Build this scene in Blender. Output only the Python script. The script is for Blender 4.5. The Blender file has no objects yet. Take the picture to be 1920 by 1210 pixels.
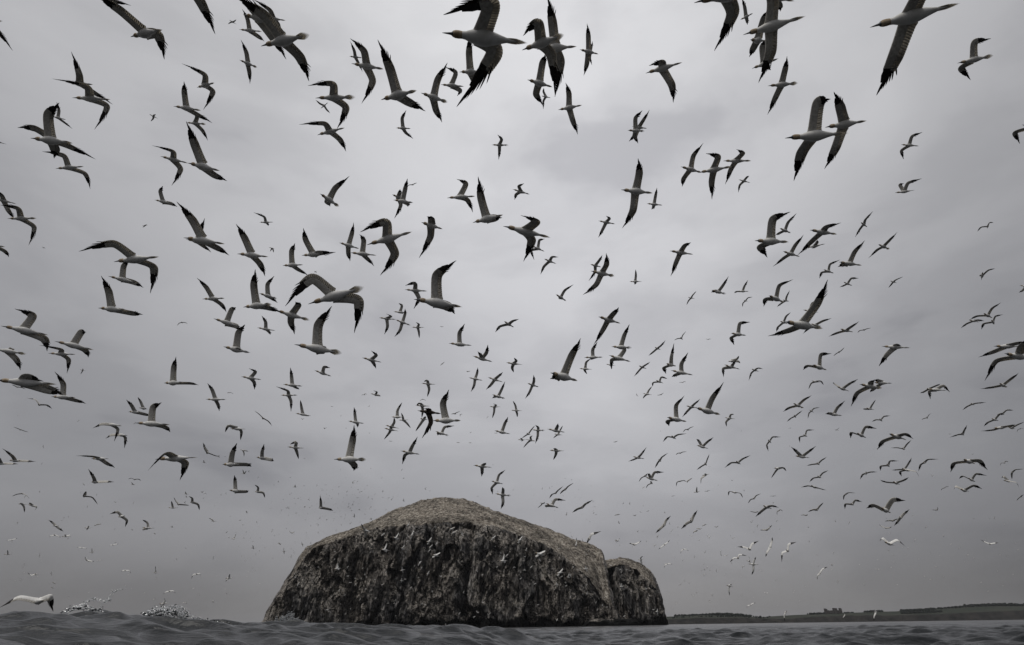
import bpy, math, random
import numpy as np
from mathutils import Vector, Matrix

# ------------------------------------------------------------------ camera, sky, sun, exposure
scene = bpy.context.scene
C = scene.collection
FPX, CX, CY = 1067.0, 960.0, 605.0          # focal length and centre in photo pixels (1920 wide)
PITCH, ROLL, CAM_Z = math.radians(28.1), math.radians(0.77), 0.62
f_ = Vector((0, math.cos(PITCH), math.sin(PITCH)))
r0 = Vector((1, 0, 0)); u0 = Vector((0, -math.sin(PITCH), math.cos(PITCH)))
RIGHT = r0*math.cos(ROLL) - u0*math.sin(ROLL)
UP = u0*math.cos(ROLL) + r0*math.sin(ROLL)
CAM = Vector((0, 0, CAM_Z))
cam_data = bpy.data.cameras.new('camera'); cam = bpy.data.objects.new('camera', cam_data)
cam_data.sensor_width = 36.0; cam_data.lens = 36.0*FPX/1920.0
cam_data.clip_start = 0.1; cam_data.clip_end = 60000
m = Matrix((RIGHT, UP, -f_)).transposed().to_4x4(); m.translation = CAM
cam.matrix_world = m
C.objects.link(cam); scene.camera = cam

SUN_EL, SUN_AZ = math.radians(62), math.radians(222)     # veiled sun high on the left
world = bpy.data.worlds.new('World'); scene.world = world; world.use_nodes = True
nt = world.node_tree; nt.nodes.clear(); N = nt.nodes; L = nt.links
def wn(t, **k):
    n = N.new(t)
    for a, b in k.items(): setattr(n, a, b)
    return n
tc = wn('ShaderNodeTexCoord'); sep = wn('ShaderNodeSeparateXYZ'); L.new(tc.outputs['Generated'], sep.inputs[0])
def ramp(tree, stops, interp='B_SPLINE'):
    n = tree.nodes.new('ShaderNodeValToRGB'); cr = n.color_ramp; cr.interpolation = interp
    while len(cr.elements) < len(stops): cr.elements.new(0.5)
    for e, (p, c) in zip(cr.elements, stops):
        e.position = p; e.color = (c[0], c[1], c[2], 1) if isinstance(c, tuple) else (c, c, c, 1)
    return n
# brightness of the overcast with height above the horizon (direction z)
el = ramp(nt, [(0.0,(.215,.207,.208)), (.05,(.262,.255,.262)), (.12,(.355,.350,.365)), (.22,(.440,.440,.460)), (.43,(.560,.560,.585)),
               (.64,(.68,.68,.705)), (.82,(.71,.71,.73)), (1.0,(.66,.66,.68))], 'LINEAR')
L.new(sep.outputs['Z'], el.inputs[0])
# side to side (direction x), brighter a little right of the summit
mx = wn('ShaderNodeMapRange'); mx.inputs['From Min'].default_value = -1; mx.inputs['From Max'].default_value = 1
L.new(sep.outputs['X'], mx.inputs['Value'])
az = ramp(nt, [(0.0,.58), (.17,.64), (.27,.74), (.36,.85), (.47,.98), (.55,1.03), (.64,.95), (.74,.77), (.83,.59), (1.0,.52)], 'LINEAR')
L.new(mx.outputs[0], az.inputs[0])
mul = wn('ShaderNodeMix', data_type='RGBA', blend_type='MULTIPLY'); mul.inputs[0].default_value = 1
L.new(el.outputs[0], mul.inputs[6]); L.new(az.outputs[0], mul.inputs[7])
# unseen sky behind the viewer, dimmed to darken cliffs and bird undersides
my = wn('ShaderNodeMapRange'); my.inputs['From Min'].default_value = -1; my.inputs['From Max'].default_value = 1
L.new(sep.outputs['Y'], my.inputs['Value'])
bk = ramp(nt, [(0.0, .64), (.40, .70), (.60, 1.0), (1.0, 1.0)], 'LINEAR'); L.new(my.outputs[0], bk.inputs[0])
mulb = wn('ShaderNodeMix', data_type='RGBA', blend_type='MULTIPLY'); mulb.inputs[0].default_value = 1
L.new(mul.outputs[2], mulb.inputs[6]); L.new(bk.outputs[0], mulb.inputs[7])
# soft cloud masses, flattened towards the horizon
mp = wn('ShaderNodeMapping'); mp.inputs['Scale'].default_value = (1.5, 1.5, 3.6); mp.inputs['Location'].default_value = (3.1, .4, 1.2)
L.new(tc.outputs['Generated'], mp.inputs[0])
nz = wn('ShaderNodeTexNoise'); nz.inputs['Scale'].default_value = 1.7; nz.inputs['Detail'].default_value = 5; nz.inputs['Roughness'].default_value = .5
nz.inputs['Distortion'].default_value = .25
L.new(mp.outputs[0], nz.inputs[0])
cr = ramp(nt, [(.30,(.76,.76,.775)), (.42,(.93,.93,.935)), (.55,(1.05,1.05,1.05)), (.70,(1.14,1.14,1.135))], 'EASE')
L.new(nz.outputs[0], cr.inputs[0])
mul2 = wn('ShaderNodeMix', data_type='RGBA', blend_type='MULTIPLY'); mul2.inputs[0].default_value = 1
L.new(mulb.outputs[2], mul2.inputs[6]); L.new(cr.outputs[0], mul2.inputs[7])
# a touch of the real sky model behind the cloud
sky = wn('ShaderNodeTexSky', sky_type='NISHITA', sun_disc=False); sky.sun_elevation = SUN_EL; sky.sun_rotation = SUN_AZ
bg1 = wn('ShaderNodeBackground'); bg2 = wn('ShaderNodeBackground'); L.new(mul2.outputs[2], bg1.inputs[0]); bg1.inputs[1].default_value = 1.0
L.new(sky.outputs[0], bg2.inputs[0]); bg2.inputs[1].default_value = .05
mxs = wn('ShaderNodeMixShader'); mxs.inputs[0].default_value = .05
wo = wn('ShaderNodeOutputWorld'); L.new(bg1.outputs[0], mxs.inputs[1]); L.new(bg2.outputs[0], mxs.inputs[2]); L.new(mxs.outputs[0], wo.inputs[0])

sd = bpy.data.lights.new('sun', 'SUN'); sd.energy = 1.5; sd.angle = math.radians(35); sd.color = (1, .97, .92)
so = bpy.data.objects.new('sun', sd); C.objects.link(so)
sdir = Vector((math.sin(SUN_AZ)*math.cos(SUN_EL), math.cos(SUN_AZ)*math.cos(SUN_EL), math.sin(SUN_EL)))
so.rotation_euler = sdir.to_track_quat('Z', 'Y').to_euler()

vs = scene.view_settings; vs.view_transform = 'Standard'; vs.look = 'None'; vs.exposure = 0; vs.gamma = 1; vs.use_curve_mapping = False

def ray(px, py):
    """unit direction through a photo pixel"""
    return (f_*FPX + RIGHT*(px-CX) + UP*(CY-py)).normalized()
def at_depth(px, py, y):
    d = ray(px, py); t = y/d.y
    return CAM + d*t

# ------------------------------------------------------------------ helpers
def mat(name, col, rough=.8, spec=.2):
    mt = bpy.data.materials.new(name); mt.use_nodes = True
    b = mt.node_tree.nodes['Principled BSDF']
    b.inputs['Base Color'].default_value = (*col, 1); b.inputs['Roughness'].default_value = rough
    b.inputs['Specular IOR Level'].default_value = spec
    return mt
def noisy(name, c1, c2, scale, rough=.8, spec=.2, stretch=(1,1,1), detail=4, coord='Object', bump=0, bscale=None):
    mt = mat(name, c1, rough, spec); t = mt.node_tree; b = t.nodes['Principled BSDF']
    tcn = t.nodes.new('ShaderNodeTexCoord'); mpn = t.nodes.new('ShaderNodeMapping'); mpn.inputs['Scale'].default_value = stretch
    nn = t.nodes.new('ShaderNodeTexNoise'); nn.inputs['Scale'].default_value = scale; nn.inputs['Detail'].default_value = detail
    rp = ramp(t, [(.35, c1), (.65, c2)], 'EASE')
    t.links.new(tcn.outputs[coord], mpn.inputs[0]); t.links.new(mpn.outputs[0], nn.inputs[0]); t.links.new(nn.outputs[0], rp.inputs[0])
    t.links.new(rp.outputs[0], b.inputs['Base Color'])
    if bump:
        bn = t.nodes.new('ShaderNodeBump'); bn.inputs['Strength'].default_value = bump; bn.inputs['Distance'].default_value = bscale or 1
        t.links.new(nn.outputs[0], bn.inputs['Height']); t.links.new(bn.outputs[0], b.inputs['Normal'])
    return mt
def link(name, verts, faces, mats, idx=None, smooth=True, parent=None):
    me = bpy.data.meshes.new(name); me.from_pydata([tuple(v) for v in verts], [], faces)
    for mm in mats: me.materials.append(mm)
    if idx is not None: me.polygons.foreach_set('material_index', idx)
    me.polygons.foreach_set('use_smooth', [smooth]*len(me.polygons)); me.update()
    o = bpy.data.objects.new(name, me); C.objects.link(o)
    if parent: o.parent = parent
    return o
def grid_mesh(name, P, mats, smooth=True):
    """P: (rows, cols, 3) array"""
    R, K, _ = P.shape
    me = bpy.data.meshes.new(name)
    me.vertices.add(R*K); me.vertices.foreach_set('co', P.reshape(-1).astype(np.float32))
    i = np.arange((R-1)*(K-1)); a = (i//(K-1))*K + i % (K-1)
    q = np.stack([a, a+1, a+K+1, a+K], 1).reshape(-1).astype(np.int32)
    n = (R-1)*(K-1)
    me.loops.add(4*n); me.loops.foreach_set('vertex_index', q)
    me.polygons.add(n); me.polygons.foreach_set('loop_start', np.arange(0, 4*n, 4, dtype=np.int32))
    me.polygons.foreach_set('use_smooth', np.full(n, smooth))
    for mm in mats: me.materials.append(mm)
    me.update(calc_edges=True); me.validate()
    o = bpy.data.objects.new(name, me); C.objects.link(o); return o
def tag(o, label, cat=None, group=None, kind=None):
    o['label'] = label
    if cat: o['category'] = cat
    if group: o['group'] = group
    if kind: o['kind'] = kind
    return o
def vnoise(x, y, z, seed=0):
    """value noise in [-1,1], vectorised"""
    xi = np.floor(x).astype(np.int64); yi = np.floor(y).astype(np.int64); zi = np.floor(z).astype(np.int64)
    fx, fy, fz = x-xi, y-yi, z-zi
    fx = fx*fx*fx*(fx*(fx*6-15)+10); fy = fy*fy*fy*(fy*(fy*6-15)+10); fz = fz*fz*fz*(fz*(fz*6-15)+10)
    def h(a, b, c):
        n = (a*374761393 + b*668265263 + c*2147483647 + seed*144665) & 0xffffffff
        n = ((n ^ (n >> 13))*1274126177) & 0xffffffff
        n = ((n ^ (n >> 16))*2246822519) & 0xffffffff
        return ((n ^ (n >> 15)) & 0xffff)/32767.5 - 1
    r = 0
    for dx in (0, 1):
        for dy in (0, 1):
            for dz in (0, 1):
                r = r + h(xi+dx, yi+dy, zi+dz)*np.where(dx, fx, 1-fx)*np.where(dy, fy, 1-fy)*np.where(dz, fz, 1-fz)
    return r
def facets(x, y, z, seed=0):
    """piecewise-flat blocks: every point takes the offset and tilt of its nearest jittered cell, in about [-1,1]"""
    xi, yi, zi = np.floor(x), np.floor(y), np.floor(z); best = np.full(x.shape, 9.0); val = np.zeros(x.shape)
    def h(a, b, c, k):
        n = (a.astype(np.int64)*374761393 + b.astype(np.int64)*668265263 + c.astype(np.int64)*2147483647 + (seed*31+k)*144665) & 0xffffffff
        n = ((n ^ (n >> 13))*1274126177) & 0xffffffff; n = ((n ^ (n >> 16))*2246822519) & 0xffffffff
        return ((n ^ (n >> 15)) & 0xffff)/65535.0
    for dx in (-1, 0, 1):
        for dy in (-1, 0, 1):
            for dz in (-1, 0, 1):
                a, b, c = xi+dx, yi+dy, zi+dz
                ex, ey, ez = x-a-h(a, b, c, 1), y-b-h(a, b, c, 2), z-c-h(a, b, c, 3); dd = ex*ex+ey*ey+ez*ez
                v = h(a, b, c, 4)*2-1 + (h(a, b, c, 5)-.5)*2.4*ex + (h(a, b, c, 6)-.7)*2.0*ez
                m_ = dd < best; best = np.where(m_, dd, best); val = np.where(m_, v, val)
    return val
def fbm(x, y, z, oct=5, seed=0, gain=.5, ridge=False):
    r = 0; a = 1; s = 0
    for o in range(oct):
        k = 2.03**o; n = vnoise(x*k+o*7.1, y*k+o*3.3, z*k+o*5.7, seed+o)
        r = r + a*((1-np.abs(n)*2) if ridge else n); s += a; a *= gain
    return r/s
# ------------------------------------------------------------------ the sea rock
def rock_material():
    mt = mat('rock', (.1, .09, .08), .9, .15); t = mt.node_tree; b = t.nodes['Principled BSDF']; n = t.nodes; l = t.links
    geo = n.new('ShaderNodeNewGeometry')
    def noise(scale, stretch, detail=6, rough=.6, kind='ShaderNodeTexNoise'):
        mp_ = n.new('ShaderNodeMapping'); mp_.inputs['Scale'].default_value = stretch; l.new(geo.outputs['Position'], mp_.inputs[0])
        q = n.new(kind); q.inputs['Scale'].default_value = scale
        if kind == 'ShaderNodeTexNoise':
            q.inputs['Detail'].default_value = detail; q.inputs['Roughness'].default_value = rough
        l.new(mp_.outputs[0], q.inputs[0]); return q
    def mix(f, a, c, mode='MIX'):
        q = n.new('ShaderNodeMix'); q.data_type = 'RGBA'; q.blend_type = mode
        for s, v in ((0, f), (6, a), (7, c)):
            if isinstance(v, (int, float)): q.inputs[s].default_value = v
            elif isinstance(v, tuple): q.inputs[s].default_value = (*v, 1)
            else: l.new(v, q.inputs[s])
        return q.outputs[2]
    def math_(op, a, c=None):
        q = n.new('ShaderNodeMath'); q.operation = op; q.use_clamp = True
        for s, v in ((0, a), (1, c)):
            if v is None: continue
            if isinstance(v, (int, float)): q.inputs[s].default_value = v
            else: l.new(v, q.inputs[s])
        return q.outputs[0]
    # cliff stone: dark trap rock with browner streaks running down it
    streak = noise(.13, (1, .6, .13), 8, .72)
    c1 = ramp(t, [(.37, (.014, .014, .015)), (.45, (.058, .057, .058)), (.52, (.130, .124, .120)), (.62, (.30, .280, .260))], 'LINEAR')
    l.new(streak.outputs[0], c1.inputs[0])
    patch = noise(.035, (1, 1, .8), 4, .6)
    pr = ramp(t, [(.45, 0.0), (.55, 1.0)], 'LINEAR'); l.new(patch.outputs[0], pr.inputs[0])
    col = mix(pr.outputs[0], c1.outputs[0], (.085, .072, .060))
    col = mix(.62, c1.outputs[0], col)
    hf = noise(.42, (1, .7, .20), 6, .75); hfr = ramp(t, [(.38, .16), (.46, .68), (.54, 1.45), (.62, 2.9)], 'LINEAR'); l.new(hf.outputs[0], hfr.inputs[0])
    col = mix(1.0, col, hfr.outputs[0], 'MULTIPLY')
    # guano-whitened ledges and nest speckle
    sp = noise(.55, (1, 1, 1.5), 5, .75); spr = ramp(t, [(.49, 0.0), (.57, 1.0)], 'LINEAR'); l.new(sp.outputs[0], spr.inputs[0])
    area = noise(.035, (1, 1, 1.3), 3, .55); ar = ramp(t, [(.46, 0.02), (.54, 1.0)], 'LINEAR'); l.new(area.outputs[0], ar.inputs[0])
    sepn = n.new('ShaderNodeSeparateXYZ'); l.new(geo.outputs['Normal'], sepn.inputs[0])
    ledge = ramp(t, [(.05, 0.22), (.40, 1.0)], 'LINEAR'); l.new(sepn.outputs['Z'], ledge.inputs[0])
    gmask = math_('MULTIPLY', math_('MULTIPLY', spr.outputs[0], ar.outputs[0]), ledge.outputs[0])
    gmask = math_('MULTIPLY', gmask, 2.6)
    col = mix(gmask, col, (.48, .44, .39))
    # the colony on the top: pale tan broken by dark gaps
    cs = noise(.35, (1, 1, 1), 7, .8); csr = ramp(t, [(.38, (.022, .019, .017)), (.45, (.150, .130, .108)), (.53, (.33, .29, .24)), (.61, (.66, .61, .53))], 'LINEAR'); l.new(cs.outputs[0], csr.inputs[0])
    big = noise(.045, (1, 1, 1), 5, .65); bgr = ramp(t, [(.40, .50), (.60, 1.25)], 'LINEAR'); l.new(big.outputs[0], bgr.inputs[0])
    top = mix(1.0, csr.outputs[0], bgr.outputs[0], 'MULTIPLY')
    vor = noise(.42, (1, 1, 1), kind='ShaderNodeTexVoronoi'); vr = ramp(t, [(.14, 1.0), (.26, 0.0)], 'LINEAR'); l.new(vor.outputs['Distance'], vr.inputs[0])
    top = mix(math_('MULTIPLY', vr.outputs[0], .6), top, (.62, .58, .52))
    tm = n.new('ShaderNodeAttribute'); tm.attribute_name = 'topness'
    tn = noise(.12, (1, 1, 1), 5, .6)
    ta = math_('ADD', tm.outputs['Fac'], math_('MULTIPLY', math_('SUBTRACT', tn.outputs[0], .5), .55))
    tr = ramp(t, [(.46, 0.0), (.55, 1.0)], 'LINEAR'); l.new(ta, tr.inputs[0])
    col = mix(tr.outputs[0], col, top)
    # black wet band between the tides
    sepp = n.new('ShaderNodeSeparateXYZ'); l.new(geo.outputs['Position'], sepp.inputs[0])
    wn_ = noise(.06, (1, 1, 1), 3, .5)
    hh = math_('ADD', math_('MULTIPLY', sepp.outputs['Z'], .05), math_('MULTIPLY', math_('SUBTRACT', wn_.outputs[0], .38), .9))
    hr = ramp(t, [(.34, 1.0), (.44, 0.0)], 'LINEAR'); l.new(hh, hr.inputs[0])
    col = mix(hr.outputs[0], col, (.006, .006, .006))
    l.new(col, b.inputs['Base Color'])
    bm_ = n.new('ShaderNodeBump'); bm_.inputs['Strength'].default_value = 1.0; bm_.inputs['Distance'].default_value = 4.5
    fine = noise(.5, (1, 1, .22), 8, .72); l.new(fine.outputs[0], bm_.inputs['Height']); l.new(bm_.outputs[0], b.inputs['Normal'])
    return mt
ROCK = rock_material()

def interp(pts, X):
    xs = np.array([p[0] for p in pts]); zs = np.array([p[1] for p in pts]); o = np.argsort(xs)
    return np.interp(X, xs[o], zs[o])
def make_rock(name, sil, brow, Yc, hd, setback, K, R1, R2, seed, gullies=()):
    S = [at_depth(x, y, Yc) for x, y in sil]
    S = [(p.x, max(p.z, -2)) for p in S]
    x0, x1 = min(s[0] for s in S), max(s[0] for s in S); xc, a = (x0+x1)/2, (x1-x0)/2
    u = np.sin(np.linspace(-1, 1, K)*math.pi/2)*.35 + np.linspace(-1, 1, K)*.65
    X = xc + a*u
    Zr = np.maximum(interp(S, X), -1.0)
    w = np.sqrt(np.clip(1-np.abs(u)**2.6, 0, 1))
    Yf = Yc - hd*w; Yback = Yc + hd*.9*w
    Bp = []
    for x, y in brow:
        yy = Yc - hd + setback; p = at_depth(x, y, yy)
        un = min(1, abs((p.x-xc)/a)); yy = Yc - hd*math.sqrt(1-un**2.6) + setback*.8; p = at_depth(x, y, yy); Bp.append((p.x, p.z))
    Zb = np.minimum(interp(Bp, X), Zr*.985)
    Zb = np.where(np.abs(u) > .985, Zr*.9, Zb)
    Yb = np.minimum(Yf + setback*w, Yc-2*w)
    rows = []; top = []
    for i in range(R1):                                  # foot of the cliff to its brow
        t = i/(R1-1); z = -4 + (Zb+4)*t
        y = Yf + (Yb-Yf)*(.42*t + .58*t**9); rows.append((y, z)); top.append(np.full(K, 0.50*max(0, t-.96)/.04))
    for i in range(1, R2):                               # the sloping top to the ridge
        t = i/(R2-1); z = Zb + (Zr-Zb)*(t*(1.28-.28*t)); y = Yb + (Yc-Yb)*t; rows.append((y, z)); top.append(np.full(K, min(1, .50+t*6)))
    for i in range(1, 40):
        t = i/39; z = Zr + (-4-Zr)*(t**2.2); y = Yc + (Yback-Yc)*t**.8; rows.append((y, z)); top.append(np.full(K, 1-t))
    P = np.zeros((len(rows), K, 3)); T = np.array(top)
    for i, (y, z) in enumerate(rows): P[i, :, 0] = X; P[i, :, 1] = y; P[i, :, 2] = z
    x, y, z = P[..., 0].copy(), P[..., 1].copy(), P[..., 2].copy()
    cl = np.clip(1-T*1.6, 0, 1)
    edge = np.clip((1-np.abs(u))/.02, 0, 1)[None, :]
    wx = x + 4*fbm(x/25, y/25, z/25, 2, seed+90); wz = z + 5*fbm(x/22, y/22, z/22, 2, seed+91)
    d = 7.0*fbm(x/70, y/70, z/110, 4, seed) + 2.0*fbm(x/17, y/30, z/60, 4, seed+9, .55, True) + 1.0*fbm(x/6, y/6, z/9, 4, seed+21, .65)
    # blocks and buttresses with sharp edges
    d += 6.0*facets(wx/17, y/60, wz/58, seed+61) + 3.2*facets(wx/7+3, y/40, wz/27, seed+62) + 2.0*facets(wx/3.2, y/20, wz/12, seed+63) + 1.0*facets(wx/1.8, y/20, wz/4.5, seed+64)
    rid = 1-np.abs(fbm(x/13+.5*vnoise(z/20, x/20, y*0, 3), y/60, z/70, 3, seed+70)*2); d -= 5.0*np.clip(rid-.80, 0, 1)/.2*np.clip(z/12, .2, 1)
    # stepped ledges
    d += 1.3*np.tanh(4*vnoise(x/40, y/40, z/7.0, seed+4)) * .6
    for gx, gw, gd, z0, z1 in gullies:
        p = at_depth(gx, 1100, Yc-hd).x; ww = at_depth(gx+gw, 1100, Yc-hd).x - p
        wob = 5*vnoise(z/18, z*0, z*0, 77)
        zz0 = z0; zz1 = z1
        d += -gd*np.exp(-((x-p-wob)/ww)**2)*np.clip((z-zz0)/8, 0, 1)*np.clip((zz1-z)/14, 0, 1)
    P[..., 1] -= d*cl*(.25+.75*edge)
    P[..., 0] += 2.4*fbm(x/9, y/9, z/9, 4, seed+31)*(.2+.8*edge)
    P[..., 2] += (2.0*fbm(x/24, y/24, z/50, 4, seed+41) + (1.2*cl+.35)*facets(x/7, y/7, z/20, seed+53) + (.7*cl+.25)*facets(x/3, y/3, z/9, seed+54) + 1.0*fbm(x/4, y/4, z/12, 4, seed+51, .65))*np.clip(z/10, 0, 1)*(.35+.65*edge)
    o = grid_mesh(name, P, [ROCK])
    slope = np.abs(np.gradient(Zr, X)); T = T*np.clip(1.9-slope*1.25, 0, 1)[None, :]
    at = o.data.attributes.new('topness', 'FLOAT', 'POINT'); at.data.foreach_set('value', T.reshape(-1).astype(np.float32))
    return o
main = make_rock('sea_rock',
    [(492,1181),(500,1168),(506,1140),(522,1110),(545,1075),(562,1045),(574,1026),(620,1005),(660,993),(700,978),(740,956),(790,938),(830,932),(870,937),
     (920,953),(960,968),(1010,985),(1060,1004),(1105,1020),(1127,1032),(1133,1049),(1136,1072),(1139,1100),(1145,1121),(1159,1143),(1173,1163),(1184,1178)],
    [(492,1178),(510,1150),(560,1060),(580,1030),(640,1008),(700,990),(760,984),(820,978),(875,977),(930,988),(975,1003),(1010,1017),(1040,1034),(1075,1058),(1106,1088),(1128,1122),(1150,1146),(1184,1176)],
    620, 105, 26, 900, 330, 130, 3,
    gullies=[(640,9,10,5,60), (868,8,11,4,95), (790,10,7,6,80), (960,9,8,4,60), (1010,7,7,30,90), (700,8,8,0,40), (890,14,16,-4,18), (655,16,12,-4,20), (1030,20,9,-4,14), (1060,8,6,5,60)])
tag(main, 'great dark domed rock rising sheer from the sea, its top pale with nesting birds', kind='structure')
stack = make_rock('sea_rock_shoulder',
    [(1112,1176),(1118,1090),(1126,1058),(1136,1051),(1165,1047),(1178,1049),(1200,1058),(1218,1071),(1231,1088),(1238,1112),(1241,1150),(1248,1177)],
    [(1112,1170),(1128,1068),(1165,1058),(1195,1068),(1218,1090),(1232,1110),(1250,1172)],
    655, 62, 14, 340, 260, 50, 14, gullies=[(1196,5,12,8,60), (1142,8,40,-2,100)])
tag(stack, 'lower dark stone shoulder at the right end of the great rock', kind='structure')

# low ledge at the foot of the rock's right end
K = 300; lx = np.linspace(at_depth(1085, 1150, 560).x, at_depth(1190, 1150, 600).x, K); lu = np.linspace(0, 1, K)
prof = [(0, -3), (0, 1.5), (1, 3.2), (3, 4.3), (7, 5.0), (14, 5.2), (24, 5.0), (34, 4.0)]
P = np.zeros((len(prof)*4, K, 3))
for i in range(len(prof)*4):
    tt = i/(len(prof)*4-1)*(len(prof)-1); dy = np.interp(tt, range(len(prof)), [p[0] for p in prof]); zz = np.interp(tt, range(len(prof)), [p[1] for p in prof])
    env = np.clip(np.minimum(lu, 1-lu)*9, 0, 1)**.5
    P[i, :, 0] = lx; P[i, :, 1] = 528 + 40*lu**1.5 + dy - 2*env + 3*fbm(lx/9, lx*0+zz, lx*0, 4, 5); P[i, :, 2] = -3 + (zz+3)*env*(1+.12*fbm(lx/6, lx*0+dy/5, lx*0, 3, 8))
led = grid_mesh('rock_ledge', P, [ROCK]); tag(led, 'flat black tidal ledge along the foot of the rock', kind='structure')

# ------------------------------------------------------------------ the far shore with its castle
FIELD = noisy('field', (.026, .032, .023), (.040, .042, .032), .01, .95, .05, detail=5)
CLIFF = noisy('far_cliff', (.020, .019, .018), (.036, .033, .030), .03, .95, .05)
WOOD = noisy('far_wood', (.008, .010, .008), (.018, .022, .017), .05, .95, .05)
STONE = noisy('castle_stone', (.050, .045, .044), (.075, .067, .064), .3, .95, .05)
YC = 2600.0
coast_top = [(1180,1158),(1240,1156),(1290,1154),(1320,1153),(1360,1152),(1400,1155),(1440,1156),(1500,1152),(1560,1149),(1600,1148),(1660,1146),(1700,1145),(1760,1141),(1820,1136),(1880,1134),(1960,1135),(2080,1133),(2300,1130)]
pts = [at_depth(x, y+1, YC+260) for x, y in coast_top]
K = 700; X = np.linspace(pts[0].x, pts[-1].x, K)
Zt = np.interp(X, [p.x for p in pts], [p.z for p in pts])
Zc = Zt*.62 + 4*fbm(X/120, X*0, X*0, 4, 3)
shore = 60*fbm(X/420, X*0, X*0, 3, 12) + 10*fbm(X/40, X*0, X*0, 3, 13)
rows = []
for t in np.linspace(0, 1, 10): rows.append((YC + shore + 26*t + 6*fbm(X/30, X*0+t*3, X*0, 3, 4), -6 + (Zc+6)*t))
for t in np.linspace(0, 1, 16)[1:]: rows.append((YC + shore + 30 + 230*t, Zc + (Zt-Zc)*t**1.1 + 1.2*fbm(X/60, X*0+t*5, X*0, 3, 6)*math.sin(t*3.1)))
for t in np.linspace(0, 1, 6)[1:]: rows.append((YC + shore + 260 + 900*t, Zt*(1-.5*t*t)))
P = np.array([np.stack([X, np.broadcast_to(a, X.shape), b], 1) for a, b in rows])
co = grid_mesh('far_coast', P, [FIELD, CLIFF])
co.data.polygons.foreach_set('material_index', [1 if i//(K-1) < 9 else 0 for i in range(len(co.data.polygons))])
tag(co, 'low dark coast of cliffs and fields across the water', kind='structure')
# woods on the skyline: many small crowns, too far to count
def blob(vs_, fs_, c, rx, ry, rz, rng, nu=7, nv=5):
    b0 = len(vs_)
    for j in range(nv+1):
        th = math.pi*j/nv
        for i in range(nu):
            ph = 2*math.pi*i/nu; k = rng.uniform(.75, 1.2)
            vs_.append((c[0]+rx*k*math.sin(th)*math.cos(ph), c[1]+ry*k*math.sin(th)*math.sin(ph), c[2]+rz*k*math.cos(th)))
    for j in range(nv):
        for i in range(nu):
            a = b0+j*nu+i; b_ = b0+j*nu+(i+1) % nu; fs_.append((a, b_, b_+nu, a+nu))
rng = random.Random(11); vs_, fs_ = [], []
def wood(px0, px1, back, hgt, n, lift=0.0):
    for _ in range(n):
        px = rng.uniform(px0, px1); p = at_depth(px, 1150, YC+back); zt = float(np.interp(p.x, X, Zt)); zc = float(np.interp(p.x, X, Zc))
        fr = min(1, max(0, (back-30)/230)); g = zc + (zt-zc)*fr + lift*zt; h = hgt*rng.uniform(.45, .85)
        blob(vs_, fs_, (p.x, YC+back+rng.uniform(-14, 14), g+h*.35), h*rng.uniform(.6, 1.3), h*.7, h*.75, rng)
wood(1262, 1405, 255, 9, 130); wood(1330, 1392, 240, 11, 60); wood(1240, 1440, 120, 6, 60); wood(1405, 1445, 262, 5, 12)
wood(1515, 1545, 262, 7, 30); wood(1622, 1655, 262, 8, 34); wood(1690, 1750, 235, 10, 120); wood(1690, 1765, 120, 10, 110); wood(1750, 1830, 262, 7, 70)
wood(1815, 2050, 262, 11, 190); wood(1580, 1600, 262, 5, 12)
w_ = link('far_woods', vs_, fs_, [WOOD], smooth=False); tag(w_, 'dark belts of woodland along the far coast skyline', 'woodland', kind='stuff')
# ruined castle: a thing with its parts
def boxes(lst):
    v, f = [], []
    for (x0, x1, y0, y1, z0, z1) in lst:
        b = len(v); v += [(x0,y0,z0),(x1,y0,z0),(x1,y1,z0),(x0,y1,z0),(x0,y0,z1),(x1,y0,z1),(x1,y1,z1),(x0,y1,z1)]
        f += [(b,b+3,b+2,b+1),(b+4,b+5,b+6,b+7),(b,b+1,b+5,b+4),(b+1,b+2,b+6,b+5),(b+2,b+3,b+7,b+6),(b+3,b,b+4,b+7)]
    return v, f
pc = at_depth(1562, 1147, YC+240); s = (YC+240)/1067*math.cos(PITCH)*.9     # metres per photo pixel there
s = (at_depth(1572, 1150, YC+240) - at_depth(1562, 1150, YC+240)).x/10
zb = float(np.interp(pc.x, X, Zt))-2.0
root = bpy.data.objects.new('ruined_castle', None); C.objects.link(root); root.location = (pc.x, YC+240, zb)
tag(root, 'ruined castle with three broken towers on the far cliff edge', 'castle')
def cpart(name, lst):
    v, f = boxes(lst); link(name, v, f, [STONE], smooth=False, parent=root)
cpart('curtain_wall', [(-14*s, 15*s, -3, 3, 0, 5*s), (-10*s, -7*s, -3.2, 3.2, 5*s, 5.8*s), (-4*s, -1*s, -3.2, 3.2, 5*s, 5.5*s), (8*s, 11*s, -3.2, 3.2, 5*s, 5.6*s)])
cpart('tower', [(-15*s, -11.5*s, -8, 8, 0, 8*s), (-14.8*s, -13.6*s, -7.7, 7.7, 8*s, 8.8*s)])
cpart('tower', [(1.5*s, 7*s, -9, 9, 0, 8.6*s), (1.8*s, 2.8*s, -8.7, 8.7, 8.6*s, 9.4*s), (5.6*s, 6.8*s, -8.7, 8.7, 8.6*s, 9.2*s)])
cpart('tower', [(13*s, 15.6*s, -8, 8, 0, 8.2*s), (13.2*s, 14.2*s, -7.7, 7.7, 8.2*s, 9.3*s)])
farm = bpy.data.objects.new('farmhouse', None); C.objects.link(farm)
pf = at_depth(1636, 1147, YC+255); farm.location = (pf.x, YC+255, float(np.interp(pf.x, X, Zt))-1); tag(farm, 'low far farmhouse among trees right of the castle', 'farmhouse')
v, f = boxes([(-9*s/2, 9*s/2, -5, 5, 0, 2.2*s)]); link('wall', v, f, [STONE], smooth=False, parent=farm)
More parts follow.
